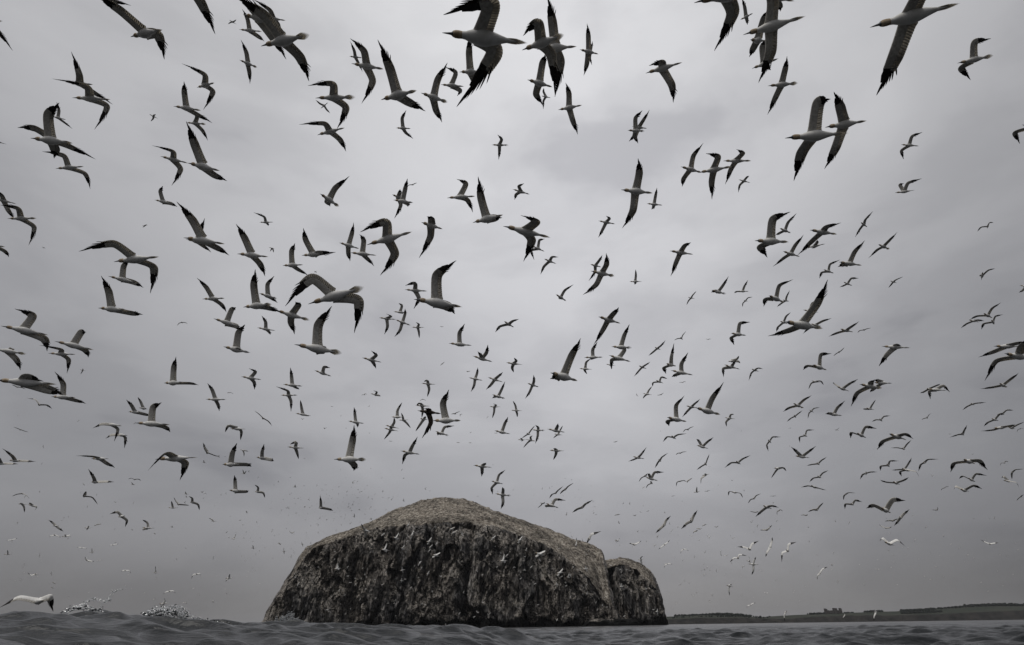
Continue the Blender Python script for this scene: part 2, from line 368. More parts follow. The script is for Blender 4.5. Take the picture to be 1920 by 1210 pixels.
link('roof', [(-4.6*s,-5.5,2.2*s),(4.6*s,-5.5,2.2*s),(4.6*s,5.5,2.2*s),(-4.6*s,5.5,2.2*s),(-4.4*s,0,3.6*s),(4.4*s,0,3.6*s)], [(0,1,5,4),(2,3,4,5),(1,2,5),(3,0,4),(3,2,1,0)], [WOOD], smooth=False, parent=farm)
# ------------------------------------------------------------------ the sea
def water_material():
    mt = mat('sea_water', (.014, .016, .018), .12, .5); t = mt.node_tree; b = t.nodes['Principled BSDF']; n = t.nodes; l = t.links
    b.inputs['IOR'].default_value = 1.333
    geo = n.new('ShaderNodeNewGeometry')
    def nn(scale, st, det, rough=.55):
        mp_ = n.new('ShaderNodeMapping'); mp_.inputs['Scale'].default_value = st; mp_.inputs['Rotation'].default_value = (0, 0, .3); l.new(geo.outputs['Position'], mp_.inputs[0])
        q = n.new('ShaderNodeTexNoise'); q.inputs['Scale'].default_value = scale; q.inputs['Detail'].default_value = det; q.inputs['Roughness'].default_value = rough
        q.inputs['Distortion'].default_value = .6; l.new(mp_.outputs[0], q.inputs[0]); return q
    a = nn(2.6, (.7, 1.3, 1), 7, .62); c = nn(.45, (.6, 1.3, 1), 6, .6)
    b1 = n.new('ShaderNodeBump'); b1.inputs['Strength'].default_value = .35; b1.inputs['Distance'].default_value = .17; l.new(a.outputs[0], b1.inputs['Height'])
    e_ = nn(.09, (.6, 1.3, 1), 4); b0 = n.new('ShaderNodeBump'); b0.inputs['Strength'].default_value = .6; b0.inputs['Distance'].default_value = 1.3; l.new(e_.outputs[0], b0.inputs['Height']); l.new(b0.outputs[0], b1.inputs['Normal'])
    b2 = n.new('ShaderNodeBump'); b2.inputs['Strength'].default_value = .5; b2.inputs['Distance'].default_value = .38; l.new(c.outputs[0], b2.inputs['Height']); l.new(b1.outputs[0], b2.inputs['Normal'])
    l.new(b2.outputs[0], b.inputs['Normal'])
    return mt
WATER = water_material()
rs = np.random.RandomState(4)
waves = []
for lam, amp, cnt in ((26,.05,4), (14,.030,6), (7,.020,9), (3.6,.024,16), (1.9,.018,16), (1.0,.0125,24), (.5,.0062,26)):
    for k in range(cnt):
        l_ = lam*rs.uniform(.75, 1.3); th = math.radians(rs.normal(82, 28)); waves.append((2*math.pi/l_*math.cos(th), 2*math.pi/l_*math.sin(th), amp*rs.uniform(.5, 1.1), rs.uniform(0, 6.28), l_))
KA = 1150; r = np.concatenate([np.linspace(3.0, 8, 30)[:-1], np.geomspace(8, 70, 640)[:-1], np.geomspace(70, 900, 300)[:-1], np.geomspace(900, 30000, 60)])
az_ = np.radians(np.linspace(-53, 53, KA)); Rr, A = np.meshgrid(r, az_, indexing='ij')
dr = np.gradient(r)[:, None]*np.ones_like(A)
X0 = Rr*np.sin(A); Y0 = Rr*np.cos(A); H = np.zeros_like(X0); DX = np.zeros_like(X0); DY = np.zeros_like(X0)
SW = np.clip((960-(np.tan(A)*1205+960))/200, 0, 1)*np.exp(-((Rr-13.5)/9.0)**2)      # the long waves merge into the swell at the left
for kx, ky, am, ph, l_ in waves:
    fade = np.clip((l_/dr - 2.2)/2.0, 0, 1); near = np.clip((Rr-2.5)/6, .15, 1) if l_ > 5 else 1.0
    p = kx*X0 + ky*Y0 + ph; kk = math.hypot(kx, ky); a = am*fade*near
    if l_ > 1.4: a = a*(1-.85*SW)
    H += a*np.sin(p); DX += a*.6*kx/kk*np.cos(p); DY += a*.6*ky/kk*np.cos(p)
# a swell shouldering up on the left, its crest higher than the viewer's eye, running down to nothing below the rock
azt = np.tan(A)*1205+960
rc = np.interp(azt, [-260, 0, 430, 860, 1000], [14.5, 14, 14.5, 17, 18])
_px = np.array([-260, 0, 130, 210, 300, 430, 600, 700, 860, 1000]); _py = [1160, 1159, 1158, 1159, 1166, 1174, 1173, 1176, 1182, 1192]
_rt = []
for a_, b_, c_ in zip(_px, _py, np.interp(_px, [-260, 0, 430, 860, 1000], [14.5, 14, 14.5, 17, 18])):
    d_ = ray(a_, b_); _rt.append(CAM_Z + d_.z/math.hypot(d_.x, d_.y)*c_)
_rt[-1] = .1
RT = np.interp(azt, _px, _rt)
RG = np.where(Rr < rc, np.exp(-((Rr-rc)/8.5)**2), np.exp(-((Rr-rc)/4.0)**2))
H = H + RT*RG
brk = np.clip(1-np.abs(azt-352)/95, 0, 1)*np.exp(-((Rr-rc)/.9)**2) + .8*np.clip(1-np.abs(azt-150)/45, 0, 1)*np.exp(-((Rr-rc)/.8)**2)
H += brk*(.02+.06*fbm(X0*3.5, Y0*3.5, X0*0, 4, 9, .6, True))
def hump(x, y, hx, hy, sx, sy, h): return h*np.exp(-((x-hx)/sx)**2-((y-hy)/sy)**2)
H += hump(X0, Y0, 9, 22, 6, 2.2, .08) - hump(X0, Y0, 6, 8, 14, 5, .15)*(1-RG)
P = np.stack([X0+DX, Y0+DY, H], 2)
sea = grid_mesh('sea', P, [WATER]); tag(sea, 'grey choppy sea filling the foreground to the horizon', kind='structure')
# the rest of the sea, out of the picture, closing the ring round the viewer
v, f = [], []; rr = [3.0, 60, 900, 30000]; nseg = 40
for R_ in rr:
    for i in range(nseg+1):
        a = math.radians(53 + (360-106)*i/nseg); v.append((R_*math.sin(a), R_*math.cos(a), 0 if R_ > 3 else 0))
for j in range(len(rr)-1):
    for i in range(nseg): a = j*(nseg+1)+i; f.append((a, a+nseg+1, a+nseg+2, a+1))
b0 = len(v)
for i in range(61):
    a = math.radians(360*i/60); v.append((3.0*math.sin(a), 3.0*math.cos(a), -.02))
f.append(tuple(range(b0, b0+60))[::-1])
s2 = link('open_water', v, f, [WATER]); tag(s2, 'open sea behind and beside the boat', kind='structure')

# splashes thrown up where birds hit the water, left of the rock
SPRAY = mat('spray', (.72, .74, .76), .12, .6)
SPRAY.node_tree.nodes['Principled BSDF'].inputs['Transmission Weight'].default_value = .45
FOAM = noisy('foam', (.10, .11, .12), (.52, .54, .56), 3.0, .5, .3)
def spray(name, paths, label, low, D=20.0, seed=1):
    rg = random.Random(seed); v, f, mi_ = [], [], []
    for (pa, n, wob, s0, s1) in paths:
        for _ in range(n):
            t = rg.random()*(len(pa)-1); i = min(int(t), len(pa)-2); q = t-i
            px = pa[i][0]*(1-q)+pa[i+1][0]*q + rg.gauss(0, wob); py = pa[i][1]*(1-q)+pa[i+1][1]*q + rg.gauss(0, wob*.7)
            c = at_depth(px, py, D+rg.gauss(0, .25)); s = rg.uniform(s0, s1)*D/1200*(.14+rg.random()**4*.85)
            blob(v, f, c, s*rg.uniform(.8, 2.2), s, s*rg.uniform(.5, 1.3), rg, 5, 4); dark = rg.random() < (.42 if py > low else .2); mi_ += [1 if dark else 0]*20
    o = link(name, v, f, [SPRAY, WATER], mi_, smooth=True); tag(o, label, kind='stuff'); return o
spray('water_splash', [([(118,1148),(140,1140),(155,1138),(170,1142),(190,1149)], 1300, 3.4, .8, 2.2), ([(150,1138),(165,1126),(178,1122),(195,1130),(208,1124)], 520, 2.0, .6, 1.3),
                       ([(196,1132),(206,1122),(212,1110),(222,1106),(236,1103)], 360, 1.7, .5, 1.3), ([(143,1136),(143,1118)], 16, 1, .4, 1), ([(175,1145),(188,1140),(190,1136)], 70, 2.5, .6, 1.5)],
      'curling spray of droplets thrown up at the left of the sea', 1139, D=11.3, seed=3)
spray('water_splash', [([(270,1156),(285,1148),(300,1146),(315,1150),(335,1150),(350,1158)], 2300, 4.4, .8, 2.4), ([(322,1140),(335,1138),(346,1146),(352,1152)], 800, 3.4, .6, 1.6),
                       ([(350,1155),(370,1160),(395,1166),(430,1168)], 800, 2.2, .6, 1.6), ([(326,1134),(328,1142)], 16, 1, .5, 1.1), ([(296,1142),(305,1140),(318,1144)], 300, 4.5, .5, 1.2)],
      'heaped splash of dark and white water between the left swell and the rock', 1144, D=12.7, seed=8)
# surf at the foot of the rock
rg = random.Random(5); v, f = [], []
for (x0, x1, y0, n, sp) in ((515, 560, 1163, 160, 3.2), (537, 552, 1153, 70, 3.5), (524, 536, 1160, 50, 2.5), (560, 640, 1168, 40, 1.2), (636, 644, 1160, 40, 4)):
    for _ in range(n):
        px = rg.uniform(x0, x1); py = y0 + rg.gauss(0, sp); c = at_depth(px, py, 506 if px > 700 else 545); c.z = max(c.z, .3); s = rg.uniform(.15, .6)
        blob(v, f, c, s*1.5, s, s*.8, rg, 6, 4)
su = link('surf', v, f, [FOAM]); tag(su, 'thin white surf breaking along the foot of the rock', kind='stuff')
BIRD_DATA = """
1629.2 51.2 1797.5 7.5 1727.5 -25 1690 -75 1677.5 107.5 1641.2 185.5
489.2 86.2 579.5 65.5 493.8 31.2 430 -10 560 107.5 580.5 156.2
1392 65.5 1508.8 31.2 1447.5 2.5 1425 -50 1443.8 97.5 1421.2 158.8
1300 5 1437.5 -25 1375 -57.5 1350 -100 1372.5 27.5 1337.5 102
1006.2 92.5 1081.2 87.5 1035 45 1026.2 -5 1050 117.5 1040 185
312.5 -45 390 -30 345 -75 350 -105 375 5 404.5 67
245 68.8 303.8 56.2 225 22.5 175 -7.5 293.8 66.2 308 113.8
830 61.2 988.8 81.2 916.2 12.5 830 32.5 925 100 853.8 203.8
1470.8 258.8 1590 250 1533.8 195 1557.5 187.5 1502.5 287.5 1487 345
75 262.5 130 267 66.2 243.8 31.2 240.5 125 273.8 180 299.5
714.2 187 781.2 170 730 130 708.8 78 765 192.5 798.8 209.5
213.8 490.5 298 481.8 212.5 460 146.2 473.8 286.2 502.5 281 553
1469.5 603 1543.8 617 1530 572.5 1551.2 527 1478.8 620 1438.8 631.2
456.2 27.5 517.5 42.5 475 22.5 445 -7.5 510 70 538 113.8
1546.2 238.8 1625 227 1575 205 1563.8 175.5 1566.2 277.5 1545 320
344.5 445.5 422 458 360 415 331.2 380.5 405 465 431.2 480
578 570 682.5 538.8 585 526.2 533.8 577.5 670 565 664 627
352 305.5 412.5 320.8 363.8 272.5 349.2 230 402.5 330 427 340
1164.2 355.8 1224.2 362.5 1197.5 327.5 1196.2 298.8 1186.2 395 1166.2 430
-10 712.5 107.5 721.2 50 707.5 82.5 717.5 87.5 731.2 120 741.2
978.2 94.2 1057 65.5 1007.5 47.5 980.5 70 1032.5 105 1041.2 183.8
128.8 155.5 174.2 158.8 147.5 140 133.2 97.5 172.5 172.5 212 196.5
1882.5 662.5 1940 675 1915 650 1937.5 630 1868.8 677.5 1846.8 715.8
136.2 183.2 207 187 161.2 163.8 96.8 149.2 198.8 200 175.8 243.8
659.2 119.2 719.5 130 681.2 97.5 656.2 73.8 697.5 152.5 677.5 195
-62.5 35 4.5 40 -27.5 15 -15 -20 -12.5 50 24.2 96.2
1439.2 161.2 1496.2 156.2 1471.2 132.5 1475.8 106.8 1453.8 182.5 1438.8 216.2
104.5 316.2 157 312.5 118.8 293.8 78 285 158 326.2 169.2 355.8
445 475.8 503.2 482 457.5 447.5 442.5 421.8 486.2 495 498 520.5
789.2 174.2 839.5 192.5 820 150 838.8 119.5 817.5 207.5 830 231.2
184.5 577.5 237.5 582.5 202.5 547.5 189.2 518.8 246.2 588 268 590
776.2 560.8 867 576.2 818.8 517.5 855 492.5 837.5 575 855 590
58 259 136.2 268.8 89.5 217.5 111.2 195 100 277.5 100.5 298
62 1129 82 1126 35 1122 -4 1142 92 1121 99 1149
1518 431.2 1570 440 1550 426.2 1578 418.8 1522.5 452.5 1495 480
595 253 646.2 240 607.5 233.8 560 235 636.2 262.5 649.5 286.2
861.2 135 905 135 878.8 100 881.2 63.8 887.5 150 890 165
2.5 611.2 91.2 628.8 58.8 593.8 26.2 580.5 81.2 636.2 89.2 660
1046.2 206.2 1091.2 197.5 1066.2 177.5 1060.5 156.2 1073.8 227.5 1083.8 253.8
160 -10 200 -5 170 -20 160 -40 210 2 246.2 10.8
1086.8 93 1122.5 102 1102.5 70 1100.5 45 1100 120 1094.5 143
591.2 183.8 666.2 182.5 622.5 160 576.2 162.5 647.5 202.5 631.2 243.8
552.5 645.8 642 663 596.2 610 622 577 606.2 655 606.2 657.5
988.8 149.5 1036.2 163.8 1016.2 120 1022.5 102.5 1005 177.5 1019.5 200
1414.5 451.2 1479.2 454.2 1448.8 412.5 1483 398.8 1426.2 463.8 1440 484.5
1862.5 649.2 1917.5 650 1905 645 1925 641.2 1862.5 660 1833.8 670.8
369.5 164.2 401.8 155.5 382.5 141.2 340 120 397.5 172.5 380 207
456.2 575.8 509.2 570.8 475 537.5 478.8 507 500 577.5 528.8 587
325.5 199.2 376.8 207.5 345 175 345 153.8 368.8 215 398.8 231.2
1406.2 74.5 1436.2 77.5 1431.2 37.5 1438.8 20 1412.5 90 1405 108
1032 698.8 1083.8 715 1071.2 667.5 1088.2 637 1046.2 705 1031.8 710.8
14.5 410 68.2 409.5 32.5 392.5 -1.2 385.5 62.5 426.2 52.5 461.2
943.8 423.8 1032.5 446.2 1002.5 417.5 975 406.2 996.2 452.5 981.2 495
1276.2 312.5 1316.2 324.2 1300 292.5 1318.8 269.5 1282 335 1279.2 351.2
687.5 459.2 772.5 435 722.5 420 674.2 437.5 738.8 477.5 711.2 519.5
1107.5 508.2 1152.5 518.2 1136.2 497.5 1136.2 476.2 1117.5 533.8 1092 554.2
1308.8 323.8 1372.5 312.5 1345 296.2 1323 289.5 1333.8 341.2 1335 376.2
1793.8 118.8 1862.5 104.5 1827.5 80 1860 73 1802.5 127.5 1821.2 151.2
886.2 417.5 943 403.2 901.2 372.5 896.8 333.8 925 410 941.2 408.2
379.5 560.8 421.2 559.5 386.2 540 368.8 522 413.8 571.2 425 587
1121.8 593.8 1163.8 607 1150 588.8 1160 577.5 1131.2 617.5 1112.5 648.8
448.8 112.5 482.5 127 461.2 100 451.2 75 467 135 468.8 158.8
96.2 743.8 141.8 745.8 117.5 721.2 101.8 697.5 140 751.2 162 757.5
626.2 861.2 687 862 660 827.5 663.8 798.8 663.2 872.5 663.2 883.8
1210 137.5 1278.8 117.5 1240 120 1216.2 125 1258.8 160 1263 195
300.8 293.2 352.5 306.2 322.5 285 283.8 273.8 337.5 317.5 321.2 348.8
1467.5 471.2 1500 481.8 1491.2 460 1507 440.8 1470 483.8 1448.8 500.8
492.5 32.5 535.8 38.8 505 20 472.5 -1.2 520 45 525 60
790 417 830 430 807.5 412.5 800 407.5 806.2 445 785 486.2
291.2 860.8 371.2 858.2 310 852.5 276.2 885 346.2 870 337 903.8
170.8 860 205 860.5 172.5 857 141.2 855.5 200 870 216.2 878.2
1873.8 718.8 1888.2 727 1895 711.2 1910 700 1862.5 726.2 1838 729.5
1420 -7.5 1489.5 2.5 1455 -30 1437.5 -50 1460 10 1463.8 22.5
1651.2 952 1670.5 962.5 1673.8 938 1699.2 939.5 1638.8 948 1624.2 953.8
90.5 662.5 142 665 112.5 656.2 71.8 648 127.5 675 125 701.8
1441.2 554.2 1470 567.5 1461.2 536.2 1488 525 1436.2 561.2 1432.5 575.8
565.8 479.2 611.2 475 572.5 451.2 568.8 428.8 597.5 473.8 629.5 473
103.2 640 176.2 656.8 151.2 623.8 161.2 624.2 158.8 657.5 166.8 671.2
1255.5 470.5 1300 477.5 1283.8 461.2 1295.8 455.5 1267.5 492.5 1257.5 519.5
448 55.5 491.2 59.5 463.8 37.5 453.8 17.5 483.8 68.8 496.2 78
635.8 455 673.8 466.8 658.8 440 663 418 653 476.2 657 491.2
1646.5 458.2 1668 468 1666.2 452.5 1682.5 435.8 1645 468.8 1628 485
1303.8 764.5 1351.2 778 1336.2 746.2 1357.5 717.5 1325 770 1325 772
1666.2 813.2 1700 825.5 1697.5 815 1713.2 824.5 1656.2 828 1645 844.2
838 371.2 891.2 368.2 872.5 346.2 855.5 337 876.2 376.2 887.5 400
203 518 258.8 531.2 231.2 500 242.5 486.2 250 530 270 540
1572.5 491.2 1616.2 498.2 1602.5 472.5 1621.8 451.8 1582.5 495 1571.2 500.5
1805.8 861.2 1828.8 870.5 1836.2 865 1852.5 883.2 1789.5 869.5 1782.5 887
253 793 318.8 796.8 286.2 765 303.2 756.2 307.5 801.2 320 811.2
1355.5 301.8 1408.8 301.8 1391.2 288.8 1380 281.2 1370 317.5 1359.2 347.5
1916.2 233.8 1955 245 1937.5 225 1950 212.5 1903.8 248.8 1913.2 270.8
17 863.2 40 864.5 22.5 856.2 3.2 841.2 47.5 864.5 67.5 865.8
1843.8 587.5 1860.8 596.8 1860 578.8 1877.5 567.5 1832.5 593 1817.5 600.5
-15 653.8 50 664.5 22.5 660 15 657.5 30 675 38.8 695.5
307.5 718.2 343.8 718 325 691.2 330 670 355 719.2 373 722.5
1611.2 720.5 1654.2 728.8 1632.5 717.5 1640 713.2 1607.5 737.5 1595.5 763.8
517 582 581.2 601.2 557.5 573.8 552.5 567.5 545 606.2 553.2 629.5
600 363.2 635.8 388 628.8 352.5 655.5 331.2 613.8 380 620 388
1185 237.5 1213.2 241.2 1205 227.5 1218 206.5 1191.2 257.5 1197 270
1862 803 1893.8 801.2 1862.5 806.5 1838.8 808.8 1895 798.8 1904.2 796.8
656.2 473.8 706.2 479.2 681.2 452.5 673.8 440.5 687.5 485 702.5 500.5
530 498 568 496.8 546.2 472.5 553.2 457 558.8 506.2 579.5 518
-32.5 457.5 9.5 463.2 -15 440 -22.5 430 7.5 471.2 16.8 483
348.8 448.8 393.8 458.2 375 432.5 383.8 410 380 461.2 397 474.2
810.5 788.8 864.5 788.8 830 757.5 842 732 837.5 789.5 838.8 791.5
1575 617 1600 623.2 1595 613.8 1611.2 603 1568.8 625 1553.2 631.8
-15 370 31.2 383 2.5 367.5 -5 357.5 15 395 27.5 413.2
-50 257.5 -5 265 -35 250 -37.5 232.5 -15 262.5 13 271
1250 782.5 1288 791.2 1267.5 761.2 1283.8 743 1252.5 790 1255 800
1486.8 756.2 1507 765.8 1507.5 750 1522 741.8 1480 765 1467.5 773.2
655 105.8 678.8 108.8 663.8 96.2 656.2 77.5 671.2 117.5 680 135.8
348.8 230 386.2 233.2 368.8 220 360 210 378.8 245 390 265
1520 607.5 1540 612.5 1542.5 602.5 1560 597 1516.2 616.2 1505 627
1523 684.2 1550.5 694.5 1538.8 666.2 1560 663.8 1515 686.2 1505.8 694.5
1176.8 244.5 1208.8 246.2 1191.2 222.5 1204.2 208.8 1188.8 255 1179.5 265.5
1688.8 271.2 1723.2 274.2 1710 256.2 1729.2 249 1690.5 282.5 1694.5 298.8
1613.8 417 1626.2 426.2 1622.5 412.5 1636.8 396.8 1612.5 430 1603.8 445
1409.5 128.8 1459.5 110 1428.8 90 1435 76.2 1437.5 125 1445 131.2
1248.8 682 1268 687 1258.8 670 1263.8 645 1245 690 1249.2 701.2
751.2 845.5 787.5 852.5 772.5 837.5 782.5 820.5 758.8 853.8 754.2 871.2
95 217.5 124.2 225 110 207.5 106.2 192.5 118.8 228.8 135.5 241.5
1677.5 361.8 1716.2 356.8 1702.5 343.8 1728 335.8 1687.5 347.5 1694.5 344.5
826.2 158.8 870 162.5 853.8 137.5 836.2 127.5 862.5 170 857.5 180
418.8 650 469.5 662 446.2 625 458.8 610.8 447.5 653.8 447 656.2
1652.5 649.5 1707 652.5 1680 647.5 1690 650 1662.5 665 1648 686.8
385.8 748.8 424.2 749.5 397.5 732.5 389.2 720 408 758.8 411.2 771.2
741.2 599.5 770 610.5 758.8 590 759.5 580 750 618.8 740 632
1461.8 428 1483 437.5 1477.5 417.5 1493.2 401.2 1461.2 437.5 1455 441.2
400.5 597.5 452.5 613.8 433.8 581.2 442 578 443.8 611.2 448.8 618.8
417 870.8 450 871.2 435 851.2 443.8 833 460 871.8 471.2 875
782.5 770 828 776.2 803.8 768.8 795 767 807.5 792.5 791.8 821.2 d
735 365 760 375 748.8 362.5 750 356.2 751.2 385 740 409.5
742.5 240 770.5 241.5 753.8 222.5 761.5 208.2 761.2 250 775 260.5
1257.5 694.5 1300 703.8 1277.5 682.5 1290 662.5 1267.5 702.5 1259.5 707
526.2 741.2 558 741.2 538.8 733.8 518 725.8 545 752.5 545.5 772
1106.8 495.8 1127.5 501.2 1122.5 490 1129.2 479.5 1115.5 510 1104.2 526.8
1380 864.5 1388.8 871.2 1392.5 860.8 1407 854.5 1371.2 868.2 1359.2 877.5
171.2 903.8 185 904.2 175 896.2 165.8 880.8 197.5 903.2 213.2 904.2
1673.8 903 1687.5 909.2 1693.8 901.2 1703.2 895.8 1662.5 904.5 1650.8 900.5
1800 917.5 1817.5 922 1825 911.2 1841.2 917.5 1793 913.2 1788.8 918.8
1146.2 650 1185 652.5 1170 630 1180 610 1167.5 653.8 1167.5 655.5
240.8 772 266.2 773.8 246.2 761.2 237 750.8 271.2 777.5 280 780.5
1370 625 1399.5 629.5 1387 607.5 1406.2 605 1371.2 633.8 1377 647.5
1815 896.2 1828.8 904.2 1830 889.2 1850 892.5 1806.2 893.2 1798.8 898
1543.8 505.5 1563.8 513 1556.2 496.2 1575 488 1541.2 511.2 1536.8 522.5
1606.2 811.8 1624.5 821.8 1623 801.2 1643.8 804.5 1597 811.5 1595.5 822
920.8 902 943.8 908 935.5 891.2 947.5 882 922 915 924.2 927.5
737.5 375 775 380.5 759.2 355 763.8 336.8 763.8 382.5 765 387.5
1387.5 37.5 1412 25 1396.2 15 1391.2 -2.5 1400 37.5 1401.5 46.8
71.2 757.5 77.5 761.2 66.2 750 51.2 747.5 87.5 760 97.5 767
945 602.5 963.8 614.5 937.5 612.5 928.8 623.8 961.2 602.5 972.5 599.2
1657.5 1016.2 1678.8 1023.8 1682 1013 1697.5 1025.5 1655.5 1010 1649 1015.5
485.8 550 520 560.8 501.2 533.8 513.8 519.2 507.5 558.8 520.8 568
1858.8 600 1864.5 608.8 1866.2 593.8 1880.5 590.5 1845 607.5 1840.8 618
1141.2 666.2 1183 678.8 1170 657.5 1167.5 650 1147 675 1146.2 692.5
1520 910 1534.5 917.5 1515 911.5 1501.8 914.5 1540 917.5 1548.8 920
195 795.5 229.5 798.8 191.2 795.5 173.8 803.2 220.5 805 214.2 827.5
1286.2 761.2 1308.8 765.5 1302.5 757.5 1312.5 749.2 1288.8 771.2 1279.5 782.5
1258.8 817 1268 824.2 1271.2 815.5 1287 813.8 1251.2 819.5 1243 829.5
1568.8 725 1592.5 734.2 1592.5 720 1608 711.8 1566.2 721.2 1561.8 718.2
878.8 708.2 905 713.8 894.2 700 895.8 690 888.8 722.5 883.2 735
1820 756.2 1827.5 760 1833.8 756.2 1849.2 755 1813.8 762.5 1805 769.5
1473.8 1031.2 1480 1035 1478.8 1021.2 1493.8 1017 1467 1037 1466.2 1054.5
988.8 718.8 1010.5 726.2 1000.8 715 1000.5 704.2 993.2 735 985 748
921.8 271.8 953.8 272.5 940 262.5 933.2 253.8 936.2 282.5 935 300
1430 948 1447.5 954.5 1447.5 949 1460 952.5 1428 958.8 1417 969.5
841.2 643.8 885 648.2 861.2 625 871.2 608.8 867.5 647.5 870 649.5
1294.5 974.5 1297.5 981.2 1300.5 967.5 1307.5 957.5 1287.5 982 1277.5 992.5
290 375 322.5 382 300 360 305 350 320 381.2 331.8 387.5
758.8 543.2 801.2 546.2 777.5 532.5 760 536.2 785 560 775.8 579.5
1020 485.5 1043 495 1035 482.5 1046.8 483 1020 500 1013.8 515
1816.2 600 1836.2 604.5 1833.8 600.8 1845.5 602.5 1812.5 607.5 1801.8 615.8
1490.5 855 1518.8 858.8 1513.8 848.8 1529.5 837.5 1496.2 850 1484.2 838.8
914.5 707.5 943.2 717 933.8 706.2 942.5 698.8 921.2 720.5 911.2 731.2
1858.8 785 1872.5 789.5 1873.8 777.5 1882.5 775 1852.5 792.5 1845 800
1090 950 1093 953.8 1097.5 945.5 1111.2 938.2 1082.5 955 1073 961.8
1462.5 602.5 1476.8 607.5 1473.8 593.8 1482.5 586.2 1458.8 613.8 1456.2 622.5
1100 102.5 1115 100 1108.8 90 1111.2 78 1106.2 110 1110 122.5
491.8 782.5 495 787 486.2 777.5 477 770.5 502.5 790 510 799.2
530.5 720.8 567.5 724.5 546.2 707.5 544.5 690.5 555 727.5 561.2 730.5
1550 775 1579.5 780 1570 765 1584.2 752.5 1556.2 775.8 1548 776.2
997.5 461.2 1021.2 472 1011.2 451.2 1021.2 448.8 996.2 470 1002 487.5
1690.8 878 1702.5 882.5 1703 870 1709.2 859.2 1683.8 881 1672.5 881.8
1730 867.5 1737.5 867.5 1740 862.2 1759.5 861.8 1726.2 872 1722.5 883.8
1738.8 729.5 1775 732.5 1742.5 733.8 1744.5 748.8 1768.8 723.8 1781.2 736.2
1333.8 544.2 1361.8 551.8 1355 536.2 1365.8 519.5 1341.2 546.2 1333.8 548.2
1186.2 856.2 1208.8 860.8 1202 852.5 1212 839.5 1190 861.2 1178 865.8
1243.8 983.8 1245.5 987.5 1248.8 976.2 1257.5 968 1237.5 992 1229.5 1000
1121.8 414.2 1153.8 420.5 1142 410.5 1136.2 405.8 1130 430 1122 445.8
1227.5 651.2 1238.8 656.2 1238.8 648.8 1247.5 639 1223.8 661.2 1216.2 667.5
1737.5 728.8 1747.5 730 1732.5 735 1725 737.5 1755 723.8 1763 720.5
1686.2 968.8 1691.2 973 1695 963.8 1705 955.8 1684.2 977 1676.8 986.2
1532.5 892.5 1540.5 897 1542.5 887.5 1553 882.5 1525 897 1518 904.5
-7.5 868.8 13.8 870 -1.2 862.5 -2.5 857.5 20 869.5 33.8 870.5
1212.5 381.8 1242.5 385.2 1228.8 367.5 1231.8 353.2 1225 388.8 1221.8 393
451.8 706.2 490.8 712.5 478 698 466.8 692 476.2 717.5 477.5 731.2
1402.5 1028 1408.8 1032.5 1410 1020.5 1422.5 1015 1396.2 1026.5 1383.2 1025.5
928.2 925.8 958.8 930 943 920 942 914.5 943 942.5 939.2 955
1691.2 840 1697.5 843.8 1700 833.8 1708.2 825.8 1682.5 839.8 1670.5 840.2
1531.2 867.5 1537 872.5 1540 863.8 1550 857.5 1522.5 871.2 1513 873.8
387 848 391.2 850 383.8 841.2 380.5 830.8 402.5 854.5 411.8 856.2
1197.5 685.8 1212.5 692 1210 685 1219 679.2 1197.5 696.2 1189.2 706.2
1802.5 812 1807.5 817 1807.5 808 1813.2 797.5 1797.5 815 1780.8 820.5
217.5 815.5 239.5 816.8 208.8 816.2 197.5 823.2 234.5 821.2 233.2 840.8
1015 180 1032.5 183.8 1018.8 172.5 1019.5 165.5 1018.8 190 1018.8 205
886.2 667.5 923.8 679 911.2 662.5 914.5 648 901.2 666.2 896.2 659.5
1581.2 528.8 1598 536.2 1596.2 522.5 1610 522.5 1583.8 535 1574.5 538.8
1467.5 562.5 1479.5 565.5 1475 556.2 1480.8 545 1463.8 570 1456.8 575.8
1357.5 683.8 1388 693 1373.8 683.8 1380 676.2 1356.2 691.2 1356.8 707.5
429.2 919.2 455 922.5 440.5 905 439.5 891.8 460 921.2 466.2 920
922.5 740 947.5 748 940 731.2 946.8 716.2 928.8 743.8 923 747
1510 465 1548 457.5 1531.2 456.2 1532.5 451.2 1527.5 463.8 1522.5 466.2
678.8 670.8 716.2 680 704.5 666.8 695.8 658.8 700 681.2 705.5 691.8
1442.5 1026.2 1446.2 1025 1447.5 1015 1448.8 1008 1438 1036.2 1435.5 1044.2
710.5 595.8 742.5 599.5 732.5 593.8 724.2 589.2 726.2 612.5 720.8 627.5
1662.5 870 1668 876.2 1668.8 865 1685 865 1652 874.5 1651.2 883.2
482 614.5 516.8 620.5 497.5 605 490.8 593.2 503.8 622.5 507 628
1023 943.8 1048 953 1041.2 937 1060.5 939.2 1023.8 948.8 1024.5 952
1321.2 867.5 1325 873.8 1326.2 861.2 1330 852 1315 875 1306.2 881.8
652.5 789.5 683 794.5 665 777.5 663.8 764.5 670 795 670.8 801.8
221.2 969.5 235 967.5 220 961.2 205.5 964.5 237 976.2 234.2 988.8
1095 670.5 1130.8 670 1111.2 656.2 1120 642.5 1110 672.5 1107.5 675
1042 552 1062 565 1058.8 545 1075 534.5 1050 560 1048.8 561.2
1880.5 900.8 1901.2 903.8 1905 905 1910 914.2 1882.5 895 1877.5 896.2
1235 861.2 1239.5 866.2 1241.2 857.5 1252.5 850 1233 868.8 1228.2 878
816.2 808.8 841.8 817.5 833.8 801.2 852 799.2 821.2 812.5 821.2 816.8
1384.5 336.8 1406.8 343 1400 333 1404.5 330.5 1387 347.5 1384.5 361.2
486.2 417 512.5 416.8 495 407.5 475.8 399.2 501.2 420 503 423.8
1648.8 785 1654.5 790.8 1657.5 781.2 1669.5 780 1642.5 787.5 1635 791.2
601.2 203.8 615 192.5 600 195 592 188 612.5 206.2 618.8 212.5
